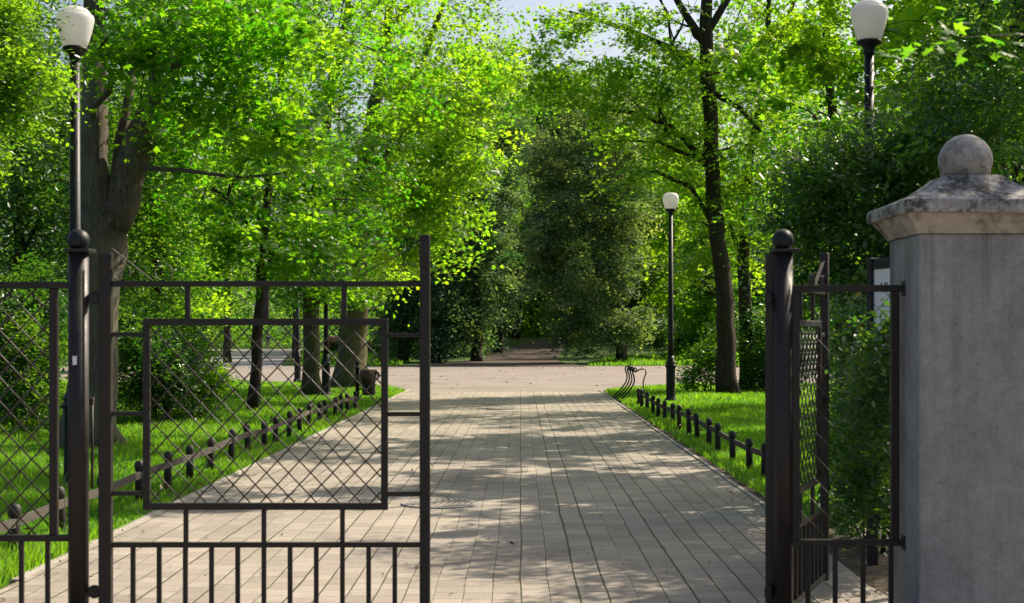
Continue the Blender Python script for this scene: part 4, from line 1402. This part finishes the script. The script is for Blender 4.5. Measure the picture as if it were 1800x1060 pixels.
# little yellow leaves on the board side
p = at(1514, 0, 9.75)
tree('sapling', 'thin sapling with a few bright yellow leaves beside the notice board post', (p.x, 9.75, 0),
     [[(p.x + .02, 9.75, 0, .008), (p.x, 9.75, 1.2, .006), (p.x + .01, 9.74, 1.9, .003)]], [(p.x - .02, 9.75, 1.62, .05, .05, .05, 2)], YELLOW, BARK_D, tmpl=T_OVAL, size=.036, per=4, rad=.035, flat=.8, limbs=1, flare=1, cat='sapling',
     extra=[at(1511, 516, 9.75), at(1510, 568, 9.75)], crown_name='foliage', stem_name='stem', trunk_n=5)

# --- beyond the plaza
tree('linden_tree', 'broad drooping linden beyond the plaza, centre right, grey-green and dense', (at(1092, 0, 84).x, 84, 0),
     [TR(84, (1092, 638, 10), (1090, 560, 9), (1075, 400, 8), (1060, 250, 5), (1050, 120, 2))],
     [B(1020, 580, 80.7, 60, 45, 2.4, 33), B(1105, 570, 80.7, 42, 50, 2.0, 22), B(1000, 490, 80.7, 75, 80, 3.8, 55), B(1085, 470, 81.2, 62, 85, 2.6, 46), B(1010, 380, 81.7, 72, 85, 3.0, 55), B(1085, 360, 81.7, 58, 80, 2.6, 39), B(1030, 270, 82.7, 75, 80, 3.0, 47), B(1050, 190, 83.7, 60, 60, 2.6, 29), B(962, 300, 82.5, 42, 75, 2.5, 30), B(1118, 340, 82.5, 40, 85, 2.5, 30), B(948, 430, 81.5, 40, 85, 2.5, 30), B(1100, 240, 84, 50, 50, 2.4, 20)],
     LINDEN, BARK_D, tmpl=T_QUAD, size=.21, per=120, rad=.95, flat=.30, limbs=3, flare=1.3)
far = [  # x, base Z, half width px, top y, bottom y, material, label
    (905, 128, 26, 210, 520, DARKFAR, 'dark tall tree over the earth path with its bare trunk showing'),
    (838, 86, 60, 230, 596, DARKFAR, 'shadowy dark tree left of the earth path, nearest the centre gap'),
    (765, 84, 55, 300, 606, DARKFAR, 'low shadowy tree right beside the free gate edge, beyond the plaza'),
    (708, 86, 45, 330, 606, DARKFAR, 'shadowy tree seen between gate panel and free gate edge, beyond the plaza'),
    (945, 140, 40, 150, 520, LINDEN, 'farthest tall tree closing the avenue above the earth path'),
    (1185, 97, 50, 300, 590, MAPLE_Y, 'light yellow-green tree right of the linden, behind the round lamp'),
    (1245, 88, 48, 360, 610, MAPLE_Y, 'light green tree beyond the plaza left of the leaning trunk'),
    (1330, 92, 50, 300, 620, SMALL, 'green tree beyond the plaza between the right lawn trunks'),
    (876, 101, 52, 200, 566, DARKFAR, 'dark tree hard against the left side of the earth path'),
    (930, 150, 55, 190, 560, DARKFAR, 'dark tree at the very end of the earth path'),
    (795, 94, 66, 220, 600, DARKFAR, 'broad shadowy tree right of the free gate edge, beyond the plaza'),
    (1000, 112, 60, 130, 545, DARKFAR, 'dark tall tree right of the earth path, its top above the linden'),
    (1075, 122, 60, 110, 540, LINDEN, 'tall pale-topped tree behind the linden, its crown highest of the centre'),
    (800, 112, 60, 200, 575, DARKFAR, 'dark tree farther up behind the shadowy trees left of the gap'),
    (1140, 125, 55, 150, 560, FAR, 'tall green tree rising behind the linden on its right'),
    (860, 125, 55, 170, 540, FAR, 'tall olive tree rising behind the shadowy trees left of the gap'),
]
for x, Zq, hw, yt, yb, mt, lab in far:
    b_ = at(x, 0, Zq)
    gz0 = hgt(b_.x, Zq)
    yg = VY + (CAMH - gz0) * F / Zq
    bl = []
    n = max(2, int((yb - yt) / 75))
    for k in range(n):
        yy = yt + (yb - yt) * (k + .5) / n
        sc = (.65 + .5 * math.sin(PI * min(1, (k + 1.0) / (n + .6))))
        bl.append(B(x + random.uniform(-14, 14), yy, Zq, hw * sc, .75 * (yb - yt) / n, hw * Zq / F * .9, 46 if mt is DARKFAR else 36))
    tw = 9 * 95 / Zq if x != 905 else 9
    tree('broadleaf_tree', lab, (b_.x, Zq, gz0), [TR(Zq, (x, yg, tw), (x + 3, yb, tw * .85), (x - 3, (yb + yt) / 2, tw * .6), (x, yt, tw * .2))], bl, mt, BARK_D, tmpl=T_QUAD, size=.22, per=130, rad=1.05, flat=.32, limbs=3, flare=1.25)
# trees far left beyond the plaza
for x, Zq, hw, yt, yb, mt, lab in ((300, 66, 75, 250, 560, MAPLE_Y, 'bright yellow-green tree beyond the plaza above the ivy shrub'), (400, 84, 62, 200, 555, MAPLE_Y, 'light green tree beyond the plaza above the far walker'),
                                   (520, 100, 60, 250, 550, SMALL, 'dark green tree behind the two lamp posts, beyond the plaza'), (610, 118, 60, 250, 550, FAR, 'distant tree behind the thickest mossy trunk'), (215, 62, 75, 200, 570, MAPLE_Y, 'yellowish tree beyond the plaza seen right of the forked trunk')):
    b_ = at(x, 0, Zq)
    bl = []
    n = 4
    for k in range(n):
        yy = yt + (yb - yt) * (k + .5) / n
        bl.append(B(x + random.uniform(-15, 15), yy, Zq, hw * random.uniform(.8, 1.1), .75 * (yb - yt) / n, hw * Zq / F * .9, 26))
    tree('broadleaf_tree', lab, (b_.x, Zq, 0), [TR(Zq, (x, VY + CAMH * F / Zq, 7), (x, yb, 6), (x - 3, (yb + yt) / 2, 4), (x, yt, 1))], bl, mt, BARK_D, tmpl=T_QUAD, size=.22, per=110, rad=.9, flat=.5, limbs=2, flare=1.2)
# undergrowth hedge along the far side of the plaza, left of the earth path
p = at(730, 0, 94)
shrub('hedge', 'long shaded hedge beyond the plaza under the shadowy trees left of the gap', (p.x, 94, hgt(p.x, 94)), [B(700, 606, 94, 45, 24, 1.0, 40), B(760, 605, 95, 40, 24, 1.0, 36), B(820, 608, 97, 26, 18, 1.0, 22)], DARKFAR, .16, 110, .6, T_QUAD, cat='hedge')
p = at(1165, 0, 92)
shrub('shrub', 'shaded shrub under the light tree behind the round lamp', (p.x, 92, hgt(p.x, 92)), [B(1165, 590, 92, 32, 28, 1.0, 26), B(1200, 600, 90, 30, 25, 1.0, 22)], DARK, .18, 100, .6, T_QUAD)

# --- wood far off, one mass
C = []
for k in range(2100):
    x = RNG.uniform(-500, 2300) if k < 1600 else RNG.uniform(700, 1250)
    mid = math.exp(-((x - 960) / 190) ** 2)
    Zq = RNG.uniform(108, 150) + 28 * mid + (62 if 330 < x < 690 else 0)
    ytop = 120 + 70 * math.sin(x * .013) + 45 * math.sin(x * .041 + 1) - 10 * mid
    z0 = hgt((x - VX) * Zq / F, Zq)
    ztop = CAMH + (VY - ytop) * (180 if 330 < x < 690 else 125) / F
    for j in range(4):
        C.append(((x - VX) * Zq / F + RNG.normal(0, 1.0), Zq + RNG.normal(0, 2), z0 + (RNG.uniform(.8, ztop) if j else RNG.uniform(.5, 5))))
V, Fc, tn = spray(np.array(C), 60, 1.9, .42, T_QUAD, .6, .8)
tag(link('distant_woods', mesh_np('distant_woods', V, Fc, FAR, tn)), 'distant woods closing the view behind the park', 'woods', None, 'stuff')

# --- litter on the paving
n = 700
pos = np.column_stack([RNG.uniform(XL, XR, n), 7 + 34 * RNG.uniform(0, 1, n) ** 1.3, np.full(n, .018)])
edge = RNG.uniform(0, 1, n) < .4
pos[edge, 0] = np.where(RNG.uniform(0, 1, edge.sum()) < .5, XL + np.abs(RNG.normal(0, .12, edge.sum())), XR - np.abs(RNG.normal(0, .12, edge.sum())))
V, Fc, tn = leaf_arrays(pos, norm(RNG.normal(size=(n, 3)) * .3 + [0, 0, 1]), RNG.uniform(.015, .05, n), T_OVAL, RNG.uniform(0, 1, n))
tag(link('fallen_leaves', mesh_np('fallen_leaves', V, Fc, DRY, tn)), 'dry leaf bits scattered over the paving', 'leaf litter', None, 'stuff')
n = 900
px_ = np.column_stack([RNG.uniform(-22, 16, n), RNG.uniform(41, 72, n), np.full(n, .02)])
st_ = RNG.uniform(0, 1, n) < .55
px_[st_, 1] = 69.5 + RNG.normal(0, .8, st_.sum())
V, Fc, tn = leaf_arrays(px_, norm(RNG.normal(size=(n, 3)) * .3 + [0, 0, 1]), RNG.uniform(.04, .12, n), T_OVAL, RNG.uniform(0, 1, n))
tag(link('fallen_leaves', mesh_np('fallen_leaves', V, Fc, DRY, tn)), 'dry leaf bits drifted across the pinkish plaza', 'leaf litter', None, 'stuff')
n = 700
px_ = np.column_stack([np.where(RNG.uniform(0, 1, n) < .6, RNG.uniform(-11, XL, n), RNG.uniform(XR, 8, n)), RNG.uniform(9, 45, n), RNG.uniform(.04, .1, n)])
V, Fc, tn = leaf_arrays(px_, norm(RNG.normal(size=(n, 3)) * .4 + [0, 0, 1]), RNG.uniform(.04, .09, n), T_OVAL, RNG.uniform(0, 1, n))
tag(link('fallen_leaves', mesh_np('fallen_leaves', V, Fc, DRY, tn)), 'brown fallen leaves lying in the lawns', 'leaf litter', None, 'stuff')
